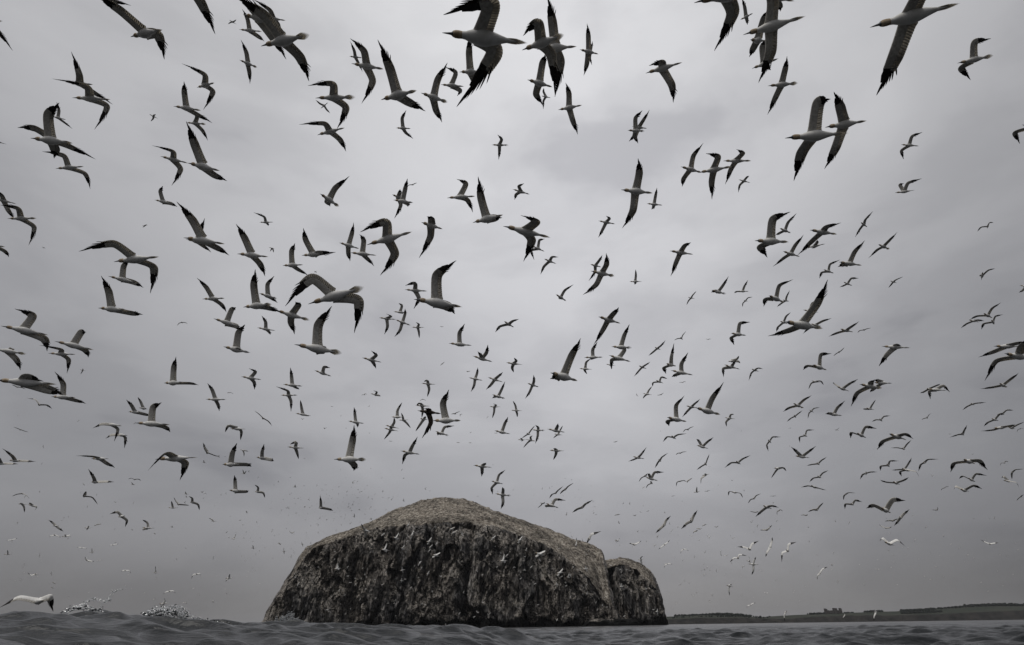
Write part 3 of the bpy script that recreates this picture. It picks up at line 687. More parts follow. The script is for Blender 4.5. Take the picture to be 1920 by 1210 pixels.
1691.2 880.5 1712.5 883 1688 885 1690.8 893.8 1717 885 1723.8 896.2
1210 895 1233.8 901.8 1227.5 886.2 1245 886.2 1217 890.5 1215 888.8
480.5 857.5 502.5 860 491.2 847.5 495 833.8 507.5 862.5 513.8 864.5
1506.2 815 1513.8 819.2 1513 807.5 1527 806.8 1499.5 820 1500 830.5
1488.8 778 1492.5 784.2 1496.2 776.2 1504.5 770 1482.5 785 1475.5 791.2
597.5 952.5 606.2 952 601.2 942.5 600.5 931.2 615 955 624.5 958
927 807.5 957 814.2 946.2 795 952.5 782.5 945 812.5 942.5 813.5
1637.5 717.5 1673 719.2 1647.5 715.5 1638.8 713.2 1637.5 730 1632 735.8
887.5 872.5 922.5 877 907.5 871.2 911.2 868.8 903.8 882.5 903.2 894.2
1440 824.5 1446.2 831.2 1448.8 820 1464.2 820 1438 835 1441.2 846.8
1382.5 546.2 1404.2 546.8 1395.5 537.5 1402.5 525.8 1381.2 546.8 1377 550
1040 924.5 1043.8 925.5 1046.2 920 1056.2 912 1035 927.5 1030 935
1623.8 884.2 1623.8 891.8 1632.5 885.5 1645 885.5 1617.5 890.5 1613 899.2
98.8 986.2 111.2 986.2 98.8 981.2 91.2 975.8 110 991.2 118.8 997
961.2 355 993.8 365 972.5 350 982.5 345 967.5 365 965 375
589.5 694.5 622 706.2 607.5 688.8 618.8 690.8 607.5 698.8 606.2 700.5
997.5 806.2 1021.8 807.5 1008.8 802.5 1003.8 797.5 1008 817.5 1003.8 832
1026.2 804.5 1060 811.2 1043.8 802.5 1046.2 795 1042.5 808.8 1042.5 810.5
1595 943.8 1601.2 948 1603.8 938.5 1616.2 941.8 1585.5 945.5 1584.5 955
1306.2 835 1328.8 841.8 1326.2 828.8 1337.5 820.8 1311.2 828.8 1306.2 823.8
1103 1009.5 1105.5 1013 1108.8 1002.5 1126.8 997 1103 1012.5 1100.8 1019.2
1911.2 535 1937.5 540 1925 530 1935 525 1917.5 544.5 1910.5 548.8
1001.7 1035.6 1023 1042.9 1019.5 1034.9 1028.6 1031.7 1006.6 1042.9 996.9 1044.1 w
1408.8 692 1423 697 1421.2 690.8 1430.8 692.5 1408.8 700 1404.2 713.8
1402.5 1057.5 1423.8 1059.2 1413.8 1052.5 1417.5 1045 1412.5 1068.8 1409.5 1078
675 992.5 697.5 998 681.2 991.2 677 983 685 1003.8 683.8 1016.2
1668.8 526.8 1682.5 531.2 1680 525 1693.2 519.5 1671.2 533.8 1666.2 540
553.8 775 583.2 780 565 765 563 751.2 571.2 778.8 580 780.5
1852 421.2 1851.2 429.2 1855 418 1862.5 418 1840 426.2 1833 434.2
1382.5 1045 1385 1048.8 1386.2 1040.5 1400 1042.5 1377 1046.2 1368.8 1054.5
1853.8 1019.5 1860 1021.2 1848.8 1017.5 1838.8 1012.5 1862.5 1019 1871.8 1018
787.5 785 802.5 787.5 796.2 783.8 797.5 781.2 787.5 796.2 779.2 809.2
987 812 995 816.2 996.2 806.2 1002.5 798.8 985 817.5 978.8 822
747.5 788 766.2 787.5 755 782.5 752.5 775 762.5 793.8 770 803.2
733.8 782 757.5 782.5 745 770 753.8 755.5 745 783 744.5 785
1530 953.8 1533.2 958.8 1536.2 950 1543.8 943 1525 955.8 1515.5 960
155.5 929.5 161.2 931.2 158.8 926.2 160.8 922 172.5 932.5 183 946.2
40 925 46.2 927 32.5 927 22.5 931.2 50 930 55 935.8
356.2 942 365 942 360 935 353.8 931.2 370.8 946.2 373.8 957
1505 581.2 1535 586.2 1522.5 570 1532.5 563.8 1517.5 585 1515 586.2
431.2 803.8 461.2 805 428.8 799.5 421.8 811.2 452 808.8 450.8 825.8
1058.8 916.2 1061.2 920 1065 912.5 1075 906.2 1055 921.2 1050 926.8
332.5 945 337.5 947 329.5 940 325.8 933.2 346.2 947 354.5 948
538.8 838 570.8 840.8 555 830 543.8 833.8 556.2 847.5 560 861.2
1289.5 557.5 1303.2 560.5 1298.8 553.8 1305.8 546.2 1291.2 563.8 1287.5 572
948.8 680 980 684.2 967.5 677.5 963.8 671.8 960 690 963.2 698.8
1890 801.2 1905 805 1907.5 797 1920 792 1895 800 1890 798.8
1876.2 775 1883.8 778 1887.5 769.5 1900 770 1875 776.2 1870 778.8
958.2 769.5 979.2 770.5 966.2 761.2 961.8 752.5 969.5 776.2 970 782.5
1229.5 713 1244.5 719.2 1240 707.5 1251.2 710.8 1225 717.5 1223.8 725
477.5 922 488.8 922.5 483.8 915 477.5 909.5 493.2 924.5 496.8 933.8
1450.5 878 1470 878.8 1454.5 883.8 1446.2 896.8 1468.8 877.5 1474.5 884.2
1535.3 1074.8 1540.1 1074.1 1542.3 1067.5 1551.8 1063.5 1532.8 1079.2 1532.4 1087.6
772 613.8 796.2 614.2 785 608.8 780 605 785 622.5 786.2 634.5
1517.5 768.8 1526.2 773.8 1526.2 766.2 1536.8 764.5 1517 775 1515 785
1085.8 691.2 1110.5 693 1098.8 680 1107.5 673.2 1096.2 695 1100.8 702
1412.5 934.2 1415.5 936.2 1417.5 930 1426.2 926.2 1407.5 937 1403 944.2
1521.2 714.2 1538.8 717.5 1521.2 718.8 1516.2 730 1538.8 715 1544.5 722.5
1623.8 765 1640 768.8 1635 760 1642 750 1623.8 767 1618.2 767
37 805 39.5 807 31.2 803 25.5 801.2 46.2 808.8 53 810.8
790 718.8 817 721.2 801.2 714.5 795 716.2 804.5 730 801.2 744.5
1038.8 813.8 1055 816.2 1042.5 817.5 1037.5 821.8 1050 807.5 1055 798.8
1030 844.5 1058.8 845.8 1040 842.5 1037.5 842 1042 852.5 1037.5 863
1004.2 827.5 985 823.8 990 830 981.2 840 995 820 998.8 817.5
1205 738 1223 740.8 1216.2 732.5 1222.5 725 1208.8 742.5 1205.5 747.5
720 803 747.5 808.8 732.5 801.2 731.2 799.5 730 811.2 720 824.5
1897 884.2 1900 887 1903.8 881.2 1918.8 880 1897 890 1898 898.8
1842.5 510 1840 525.8 1852.5 507.5 1865.5 504.2 1840 515 1841.2 517.5
737.5 584.5 765 587 753.2 573.8 747.5 569.5 753.8 587 754.5 588.8
778.8 760 806.2 762 787.5 757 781.2 760 792.5 770 790.8 783.8
1180 528.2 1203.8 528 1192 517.5 1191.8 506.2 1191.2 531.2 1190 533.8
1275 632 1280.8 638 1280 628.8 1286.2 622 1271.2 635 1264.2 638.2
260 764.5 277.5 767.5 263.8 755 258.2 745.5 271.2 766.2 275 767
1244.5 1020.5 1247 1023 1250 1018.8 1256.2 1013 1240.5 1025.5 1235 1030
917.5 762.5 938.2 763.2 930 760 924.5 757.5 926.2 772.5 923 784.5
1371.2 922.5 1385 925 1367.5 922 1365.8 930 1388 925.5 1392.5 933.8
722.5 797.5 748.8 803.8 738.8 792.5 738.8 783.8 735 801.2 735 803.8
28.8 723.8 35.5 728 26.2 723.2 22.5 722 40 727 48 730.2
1618 617.5 1621.8 620.8 1625 617 1633 615.5 1612.5 620 1608 624.2
1358.2 783.2 1379.2 785.8 1370 778 1376.2 777.5 1361.2 791.2 1362.5 800
1394.2 563 1402.5 565.5 1402.5 558.8 1410.8 557.5 1393 568.8 1392.5 575.8
1572 658.8 1574.5 662.5 1577.5 657.5 1583.2 652 1567.5 663.8 1563 668
1584.5 926.2 1587.5 928 1591.2 924.2 1603.8 925 1582.5 930.5 1581.8 938
809.5 1039.2 825.3 1044.1 822.5 1038.3 829.1 1035.7 813.3 1044.4 806.2 1045.5 w
1041.8 1074.9 1058.3 1073.4 1053.5 1069.1 1058.6 1064.2 1047.3 1078.3 1041.2 1082 w
1673 976.5 1676.2 977.5 1668.8 976.2 1659.2 977.8 1677.5 975 1683.8 973.2
266.2 989.5 290.8 990.8 276.2 981.2 267 975.5 268.8 992.5 267 994.2
1658.8 990 1662.5 990.8 1653.8 987.5 1648 984.2 1666.2 990 1672 988.2
315.9 1108.3 320.8 1109.4 311.2 1110.2 305.5 1115.1 324.7 1108.3 329.4 1113
1436.2 992.5 1440 995.8 1441.2 991.2 1447.5 985 1432.5 993.8 1425.5 994.5
250 898.2 254.5 900.5 246.2 897 240.5 898.8 259.5 898.8 264 901.8
1288.8 803.8 1291.2 808 1293.8 802.5 1301.2 800 1285 805.8 1280.5 811.2
1207.5 891.8 1213.8 893.8 1203 896.2 1198 903.8 1212 890 1215.8 888.2
768.3 1007.6 776.7 998.9 774.1 998.1 780 994 770.9 1008.4 765.9 1013 w
1365 678 1378.8 676.2 1381.2 673.8 1385.8 668 1383.8 678 1388.2 681.2
1186.2 1020.5 1193.8 1022.5 1186.2 1020 1180 1019.2 1197 1018 1202.5 1014.5
967.6 1013.9 982.5 1011.8 978 1008.1 982.4 1003.4 972.8 1016.8 967.4 1020.4 w
797.7 1016.7 812.5 1014 807.8 1010.5 812 1005.6 802.9 1019.3 797.7 1023.2 w
1361.5 1097.4 1374.9 1101 1366.6 1097.4 1373.1 1096.3 1366.6 1106.5 1368.4 1117.4
1640 1149.2 1644.7 1147.7 1642.2 1146.6 1643.6 1144.8 1639.2 1155.7 1638.2 1165.6
1273.8 848.8 1277.5 851.2 1280 848 1287.5 847.2 1271.2 850 1267 853.5
100 1002.5 107.5 1005 96.2 1005 92.5 1007.5 110 1006.2 113.8 1007.5
694.5 738 715 743.2 706.2 735.5 700 733.2 708.8 741.2 713.8 743.2
934 1051.5 953.7 1052 945.1 1043.2 947.3 1035.1 946 1053.9 950 1054.4 w
712 1029.5 731.4 1033 724.3 1023 727.6 1015.3 723.6 1033.7 727.5 1034.8 w
296.9 1132.8 317.7 1130.7 309.4 1126.8 307.3 1121.6 304.7 1134.6 299.5 1140.4
1737.5 781.2 1739.2 786.2 1741.2 778.8 1745 775.5 1732.5 785 1728 787.5
1470.1 1149.2 1476.7 1147.7 1473.4 1147.7 1475.9 1146.2 1470.1 1153.9 1472.3 1166.7
1196.2 1050 1207.5 1048.8 1201.2 1046.2 1205.5 1043.2 1202 1055 1205 1063.8
844.7 997.3 857.7 1000.9 855.3 996.2 860.6 994 847.9 1001.4 842.1 1002.5 w
20 1012.5 25 1012.5 16.2 1013 12.5 1013.8 27.5 1011.2 32.5 1010
1272.5 902 1278.8 903 1269.5 904.5 1268 912.5 1282.5 901.5 1286.2 903.8
339.5 603.2 343 607 336.2 606.2 332 611.2 346.2 605 351.8 607
33.8 945 51.2 946.2 38.8 944.5 37.5 943.8 45 951.2 45.8 961.2
52 946.2 71.2 951.2 56.2 944.5 53.8 943.8 68.8 951.2 65 957.5
1405.2 1133.8 1410.3 1135.3 1403 1135.7 1399.7 1140 1411.4 1131.7 1417.2 1130.9
279.5 214.2 297 223.2 288.8 216.2 292 215 287 222.5 282.5 228
315 952 334.5 952.5 322.5 946.2 321.2 940 325 952.5 325 953.8
1316.2 892 1330 888.8 1323.8 888.8 1320 889.5 1314.5 897 1313.8 907.5
161.2 1050 166.2 1052 160.5 1047.5 159.5 1044.5 171.2 1052.5 176.2 1053.2
233.1 1069.5 237.5 1070.8 230.5 1070.1 226.6 1073.4 242.2 1070.3 245.3 1075.5
761.2 988 768.8 982 766.8 981.1 771.9 978.5 763.2 988.9 758.8 992 w
152.5 1027 156.2 1028.2 148.8 1026.5 145 1026.5 160 1028.2 163 1030
1136.2 683 1154.2 686.2 1145 683.8 1146.2 680 1146.2 687.5 1147 692.5
841.2 990.4 852.6 994.2 850.7 989.9 855.6 988.2 843.9 994.2 838.7 994.9 w
850 775 856.2 777.5 855 774.5 863.2 771.5 848.8 776.2 846.2 777
735 1006.6 750.9 1011.7 746 1002.6 749.7 996.5 744.2 1011.5 747.3 1012.8 w
624.3 1066.6 640.9 1065.7 633.1 1058.9 634.3 1051.9 634.6 1067.8 638 1068 w
1092.8 1067.9 1104.8 1065.3 1098.5 1062.2 1095 1058.3 1100.6 1070.2 1103.2 1074.1 w
1912.5 930.5 1916.2 933 1910 934.5 1906.2 939.5 1916.2 929.2 1920 928.2
366.7 1076 372.9 1078.1 362.8 1077.3 358.9 1085.9 375 1075.5 376 1081.8
429.5 37.5 443.8 46.2 432.5 42 427.5 45.5 438.8 40.5 443 37
115 1006.2 132.5 1006.2 122.5 1003 120.5 1005 131.2 1003.8 132.5 1008.2
1250 1057 1253.8 1058 1247.5 1059.5 1245 1065.5 1256.2 1057 1261.2 1058.8
748.8 1071.1 760.2 1067.4 753.8 1065.1 753.7 1060.2 755.3 1072.8 755.1 1077.7 w
210 1021.8 215 1022.5 207.5 1022.5 205.5 1024.5 217.5 1020.8 222.5 1020.5
1881.2 868 1886.2 869.2 1885 865 1891.2 866.8 1877.5 868.5 1875.5 873.8
1012.5 943 1022.5 945 1020 943.8 1021.2 942 1015 947 1008 953
421.9 1084.6 438.8 1083.1 429.7 1080.7 431 1076.6 426.3 1086.5 422.4 1091.1
62.5 1077.3 72.9 1077.3 58.6 1079.2 51.3 1074 65.1 1076.8 68.2 1075.5
772.5 345 775 348.8 768.8 346.8 765.8 348.2 777.5 344.5 781.8 343.2
970.8 824.5 987.5 825 977.5 823 975 822 980 826.2 977.5 828
1159.8 1100.8 1171.1 1099.2 1165.5 1096 1166.2 1091.5 1165.6 1103.4 1164.6 1108 w
7 1040 23.2 1039.2 14.5 1036.2 13.8 1032 15.5 1039.2 15.8 1040
450 843.2 462.5 846.2 458.8 845 465.8 847 457.5 850 457.5 856.2
1768.8 915 1772.5 915.5 1766.2 917 1765 920 1773.8 913 1779.5 913
1076.2 1022.5 1083.8 1023 1081.2 1016.2 1080.5 1008 1080 1023.2 1080 1024
919.8 1008.6 930.2 1009.4 927.7 1006.2 931.4 1003.6 922.8 1011.3 918.6 1013 w
1280 1029.5 1283.8 1031.2 1277.5 1033 1276.2 1038.8 1286.2 1030.2 1291.2 1033.8
1413.8 960 1418.8 962 1411.2 960 1406.2 959 1420 960 1422 959.5
1911.2 803.8 1915 805 1908.8 805.8 1907 810 1915 803.5 1921.2 805
157.5 990 172.5 990 166.2 987.5 165.5 986.2 163.8 992 162 994.2
1227.3 1146.6 1236.8 1147.7 1232.8 1143 1232 1139.3 1232.8 1150.3 1233.5 1153.9
1218.8 905 1225 908 1215 909.5 1211.5 915.8 1221.2 904.5 1218.8 903.2
164.1 1052.1 170.6 1053.6 162.8 1051 160.9 1050 171.9 1053.6 175 1053.1
181.2 983.2 186.2 983.8 178.8 985 176.2 986.8 187.5 983 190 982.5
783.7 1058.2 789.8 1054.3 788.5 1053.5 792.5 1052 785 1059 781.5 1060.9 w
1238 739.5 1241.2 741.2 1240 739.5 1245 736.8 1235 741.2 1231.8 741.2
1300 923.8 1313.8 921.2 1306.2 918.8 1306.8 913 1307.5 923 1308 924
1398.8 1051.2 1410 1053.8 1406.2 1050 1403 1042.5 1407.5 1054.5 1408 1055.5
861.7 1002.8 870.9 1000.2 865.9 998.1 862.9 995.3 867.9 1004.2 870.1 1007.2 w
433.8 1010.8 443.8 1010 440 1006.2 443.2 1000.8 439.2 1010.8 439 1011.5
503.8 463.8 517 467.5 508.8 467.5 506.2 472.5 512.5 470 512.5 474.2
803 1025.7 812 1025.7 809.6 1023.1 812.6 1020.7 805.8 1027.8 802.3 1029.6 w
713.5 1002.1 722.4 1003.3 720.4 1000.5 723.8 998.5 716 1004.6 712.3 1005.8 w
798.2 1076.8 806.9 1074.6 804 1072.7 806.3 1069.6 801.4 1078.2 798.5 1080.7 w
287.8 1074.2 296.9 1074 291.7 1068.2 290.9 1061.7 291.7 1074.2 291.9 1075.3
1286.2 903 1291.2 902.5 1288.8 903.8 1288 905 1292.5 900 1298.2 896.8
1039.2 1095.8 1048.2 1096.4 1044.4 1092.9 1042.7 1089.5 1044.2 1099 1045.3 1102.3 w
1277.5 717 1281.2 718 1275.5 717 1273.2 718 1283 716 1286.2 716.5
1045.9 1071.8 1054 1074.4 1052.6 1071.4 1056 1070.1 1047.8 1074.5 1044.2 1075.1 w
555.1 1096.9 563.4 1095.1 560.7 1093.2 563 1090.4 558.1 1098.3 555.2 1100.6 w
1448.8 930 1451.2 931.2 1446.2 930.5 1443.2 931 1452.5 930 1456 930.5
1458.8 957.5 1462.5 958 1456.8 959.5 1457.5 966.2 1463.8 955.8 1468 959.5
748.7 1089 757.2 1088.5 753.2 1085.8 754 1082.4 752.8 1091.3 751.9 1094.7 w
629.1 1065.1 637.5 1066.6 634.3 1063 635.9 1059.9 632.7 1068.3 630.9 1071.3 w
1750 956.5 1761.2 957.5 1758 955 1758 951.2 1753.8 956.5 1747 956.5
749.6 1026.5 760.2 1030.6 757.3 1024.2 760 1020.2 755.7 1030.1 757.8 1031.2 w
1510 966 1513.5 967.5 1506.2 965.5 1502 967 1513 966 1514 965
266.2 423.8 278.2 422.5 270 425 267.5 427 272.5 422.5 276 421
792 748 793.8 750 789.5 750 786.8 753 796.2 750 798.8 752
528.8 1033.8 537.5 1034.5 532 1031.2 532 1027.5 532.5 1036.2 533 1039.5
149.5 693.2 161.2 695.8 155.5 693 154.5 691.5 153.8 697.5 150.8 702
1064.8 1079.4 1072.7 1077.1 1068.4 1075.3 1065.9 1072.9 1070.1 1080.6 1072.1 1083 w
1007.6 1051.4 1015 1048 1010.6 1046.9 1007.7 1044.9 1013 1051.8 1015.2 1054 w
812.1 988.2 820.3 988.3 816.7 985.3 815 982.3 816.8 990.8 818 993.8 w
429.5 737 431.5 735.8 428 736.8 425.8 737.5 433.8 736.8 437.5 739
947.3 1043.4 952.7 1040.6 951.6 1039.8 955 1038.9 948.4 1044.2 945.3 1045.5 w
1580.9 1155 1586.8 1152.4 1583.8 1152.8 1585.3 1150.3 1581.6 1156.8 1579.1 1160.1
395 977 406.2 978.2 397.5 974.5 391.2 972 400 978 400.5 979
1303.8 995.5 1308 996.5 1301.2 997 1299.5 1001 1306.2 995 1308.8 994.5
813.8 1042.1 821.2 1040 817.2 1038.3 814.8 1036 818.8 1043.2 820.6 1045.6 w
1644 1067.5 1647.3 1069.3 1642.2 1067.5 1640.3 1066.8 1648.4 1067.5 1650.9 1070.4
452.5 888.2 463.2 888.8 456.2 885 455 880.5 459.5 886.2 462 882.5
1325 920.5 1327.5 922.5 1323 921.2 1321.2 922.5 1328 920 1332 920
1152 1013.8 1162.5 1015.5 1160 1012.5 1161.8 1008.8 1156.2 1013.8 1153.8 1012
827 682 832.5 682.5 827.5 683.8 825.5 685.8 831.2 680.5 834 679
1060.4 1082.1 1070.4 1082.6 1066.2 1078 1067.4 1073.9 1066.5 1083.5 1068.6 1083.8 w
183.8 1051.2 187.5 1051.8 182.5 1051.2 181 1052 188.8 1050.8 191.5 1050
1156.2 965 1160 966.2 1154.2 965.8 1152.5 967.5 1160 964.5 1163 965.5
816.1 1021.2 820.4 1017.8 819.3 1017.3 822.1 1015.8 817.2 1021.7 814.8 1023.4 w
802.5 1033.6 807.5 1031.4 806.6 1030.6 809.7 1029.9 803.4 1034.4 800.6 1035.4 w
1207.8 1105.1 1214.7 1103.2 1211 1101.7 1211 1098.8 1211.6 1106.3 1211.4 1109.2 w
1097.3 1113.5 1104.4 1113.2 1101.1 1110.9 1101.8 1108.1 1100.7 1115.5 1099.9 1118.2 w
545 998.8 548.8 1000.8 543.8 997.5 541.8 995.5 550.5 998.8 552 996.5
1435.1 1112 1438.7 1113.1 1433.3 1111.2 1431.4 1110.9 1439.5 1112 1441.7 1112
245 909.2 255 908 248.2 907.5 246.2 904.5 250.8 909.2 252 909.8
1567.5 805.5 1570 806.2 1566.8 806 1565.5 807 1571.2 804.5 1574.5 802.5
470 1027.5 480 1028 474.5 1025 473.2 1023 475.8 1028.8 476.2 1030.8
167.5 1036.2 177.5 1036.2 172.5 1032.5 172 1028.2 172.5 1036.5 172.8 1037.5
548.8 913.2 558.8 913.2 553 911.2 553.8 909.2 553.8 913.8 554 914.5
563.8 1020 571.2 1022 566.2 1018.8 565.5 1016.2 567.5 1022.5 568 1025.8
1310 991.2 1314.5 993 1308 991.2 1305.8 992 1313 992 1315.5 991.2
1326.2 636.2 1328.8 637.5 1324.5 636 1323.2 636.2 1330.8 635.8 1333 636.5
681.2 740 685 741.2 680 740 678 742 685 738 687.5 740.5
345 926.2 354.5 927 347.5 923.8 347.5 922 350 927 350 927.8
520 1019.2 529.5 1020 523.8 1018.5 522.5 1017.5 525.5 1020.8 527 1022
97.7 1093 106.8 1094.3 100.3 1092.2 98.4 1091.7 102.9 1094.3 103.6 1095.3
1319.5 984.5 1323 985 1318 985.5 1316.5 987.5 1322.5 983.5 1325 984
78.2 462.5 86.2 467 81.2 464.5 80.5 465.8 82.5 465 83.8 464.5
345.1 1129.7 348.4 1130.7 343.2 1130.2 341.4 1133.3 348.4 1129.7 350.5 1132.8
993.3 1063.3 999.3 1063.5 997.7 1061.7 999.8 1060.2 995.1 1064.8 992.7 1065.8 w
910.6 986.3 916.8 986.5 914.1 984.3 912.9 982 914.2 988.4 915 990.6 w
378.8 867 387.5 868.2 382 865 381.8 863 383 867.5 383.2 868.5
681.3 1078.3 687.2 1076.7 684 1075.4 684.1 1073 684.6 1079.3 684.4 1081.7 w
877.2 1096.5 882.8 1095.5 881.1 1094.1 882.7 1092.3 879.2 1097.5 877.2 1098.9 w
1360 1042 1363.8 1042 1358.8 1042 1356.8 1042.5 1363 1041 1365 1040.5
1095 1065.8 1100.8 1066.1 1098.3 1064 1097.2 1061.8 1098.3 1067.9 1099 1070 w
1151.2 828.8 1155.5 829.2 1152 829 1150 829.5 1156.2 828 1158 827.2
873.8 697 880 697.5 876.2 696.5 875 695.8 879 696.5 882 696.2
318.8 988 327 988.8 322.5 987 322 986.5 323.2 988.8 323.5 989.5
982.6 1031.2 989.9 1033.2 987.5 1029.1 989 1026.3 986.9 1033.2 988.3 1033.8 w
692 973.8 700 973 695.8 972.5 695.5 971.2 696.2 974 696.5 975
660.8 968 668 968.8 664.5 966.2 664.5 963.2 664.2 969.5 664.2 971.2
1342.5 988 1345 989.5 1341 988 1339 988 1345 987.5 1346.8 986
95.1 1102.1 102.9 1102.9 97.7 1101.3 96.4 1100.8 100.3 1102.9 101.6 1104.2
528.4 1159.5 531.6 1157.2 530.8 1156.8 533 1155.8 529.2 1159.9 527.3 1161.1 w
1230.5 1005 1235 1008 1233.2 1005 1234.5 1003.2 1232 1008 1232 1010.5
750.2 1069.1 757.3 1069.6 754.4 1066.3 755.3 1063.4 754.5 1070.2 756 1070.4 w
1059.5 965.5 1064.5 965.5 1062.5 963.8 1063 960 1062 966 1061.5 967.5
155 905.8 160 911.5 156.2 907.5 155.5 907 158 909.5 159 909.2
826 612.8 830 613.2 826.5 612.5 824.5 612 830 612.8 832 613.2
730 827 733.8 828.2 730.5 827.2 728.5 827.5 733.8 827.5 736 828
799.6 1074.8 804.5 1075.4 803.4 1073.9 805.2 1072.7 801 1076.2 799 1076.9 w
1042.1 1162.7 1047.1 1162.5 1045.7 1161.1 1047.3 1159.7 1043.7 1163.8 1041.8 1164.9 w
1057.8 1092.6 1063 1092.6 1060.7 1090.8 1059.6 1088.9 1060.8 1094.3 1061.5 1096.1 w
1115.1 1129.5 1119.9 1130.5 1118.1 1128.4 1119 1126.6 1117.1 1131.4 1116 1133.2 w
1090 1013.8 1094.5 1015 1092 1012.5 1091.2 1009.5 1092.5 1015.5 1092.8 1016.5
588.8 511.2 595 508 590.5 509.5 590 508.2 592.5 510.5 593.5 512
928 812 932 813 927.5 812.2 926 812.8 931.2 811.8 933 812.5
857 830 860.5 830.8 857 830 855.5 830.8 860.8 830 862.5 830.8
459.5 960 466.2 960.8 462 959.2 461.2 958.2 463 961.5 463.2 963.5
1191.8 740.8 1196.2 741.8 1193.8 739.2 1193 738 1195 742 1196.5 743.8
702.5 1122.6 705.8 1121.6 705.3 1121 707.3 1120.8 703.1 1123.2 701.2 1123.6 w
1260 930.5 1262.5 931 1261 930.2 1259 931 1263 930 1265.5 929.5
1568.9 1089.4 1575.5 1089.4 1570.7 1089 1570 1088.3 1570.7 1091.6 1571.1 1094.5
546.5 1152.6 551 1151.8 548.7 1150.6 547.4 1149.1 549.4 1153.6 550.3 1155 w
880 830.5 883.8 831.5 880 830 878.5 831.2 883 830 885 831.8
607 803.2 610 805 608 802.5 606.5 802.5 610.8 802.8 613 802.5
930 1063.1 934.2 1063.8 933.3 1062.4 934.9 1061.6 931.1 1064.3 929.3 1064.8 w
753.8 938.8 760 940 757 937.5 756.2 935 757.5 940 758 941
833.4 1171.4 837.5 1170.3 835.3 1169.4 835.3 1167.6 835.6 1172.1 835.5 1173.8 w
783.4 1056.7 789.1 1056 786.3 1053.9 786.6 1051.5 787 1056.9 788.2 1056.9 w
1158 980 1163.8 982 1160 978.8 1159.5 977 1161.2 981.5 1161.8 982.5
620.5 762.2 623.5 762.5 621 762 619.5 762 623 762.5 625.5 763
347 931.8 353 932.5 348.8 930.5 348.5 929.5 350 932.5 350.2 933.2
639.7 1106.7 643.6 1106.9 641.9 1105.4 641.2 1104 641.9 1108 642.4 1109.4 w
1167.5 943.8 1170 945 1168.8 943 1170 941.2 1168.2 944.5 1167 945.8
577 936.8 581.2 938 578 936.8 577 936.2 580 937.8 581.2 938.8
1345.5 911.2 1347.5 910 1346 910.8 1345 912 1347 910 1348 909
"""
# ------------------------------------------------------------------ the gannets
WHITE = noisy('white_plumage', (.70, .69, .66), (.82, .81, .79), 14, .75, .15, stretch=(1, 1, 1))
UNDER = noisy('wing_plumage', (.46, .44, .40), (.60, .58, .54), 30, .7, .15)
BLACK = noisy('black_primaries', (.012, .011, .012), (.035, .028, .026), 20, .55, .25)
BUFF = noisy('buff_head', (.30, .22, .14), (.46, .38, .28), 18, .75, .15)
BILL = mat('blue_grey_bill', (.07, .075, .085), .45, .3)
BROWN = noisy('brown_plumage', (.035, .028, .022), (.12, .095, .075), 18, .8, .15)
def vane(name, c, tr, amt):
    mt_ = mat(name, c, .7, .15); t_ = mt_.node_tree; tb = t_.nodes.new('ShaderNodeBsdfTranslucent'); tb.inputs[0].default_value = (*tr, 1)
    mx_ = t_.nodes.new('ShaderNodeMixShader'); mx_.inputs[0].default_value = amt
    t_.links.new(t_.nodes['Principled BSDF'].outputs[0], mx_.inputs[1]); t_.links.new(tb.outputs[0], mx_.inputs[2]); t_.links.new(mx_.outputs[0], t_.nodes['Material Output'].inputs[0]); return mt_
VANE = vane('flight_feather', (.66, .64, .60), (.66, .62, .54), .46)     # thin vanes let the bright sky through
BVANE = vane('black_flight_feather', (.02, .018, .018), (.16, .09, .05), .18)
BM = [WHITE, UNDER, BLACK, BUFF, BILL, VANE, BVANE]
BM_D = [BROWN, BROWN, BLACK, BROWN, BILL, BROWN, BLACK]
LB, LW, LI, LO = .92, .90, .36, .56
ST = [(0,.002,.002,-.012),(.03,.006,.007,-.008),(.07,.010,.013,-.003),(.105,.015,.018,0),(.125,.025,.028,.002),(.155,.032,.036,.003),(.19,.033,.037,.002),
      (.23,.030,.033,0),(.27,.034,.036,-.001),(.31,.045,.045,-.003),(.37,.060,.057,-.005),(.45,.071,.066,-.006),(.53,.069,.064,-.005),(.60,.055,.050,-.002),
      (.67,.039,.035,.001),(.74,.025,.021,.003),(.80,.016,.012,.003),(.87,.004,.003,.003)]
ST_LO = [ST[i] for i in (0, 3, 5, 8, 10, 12, 14, 15, 17)]
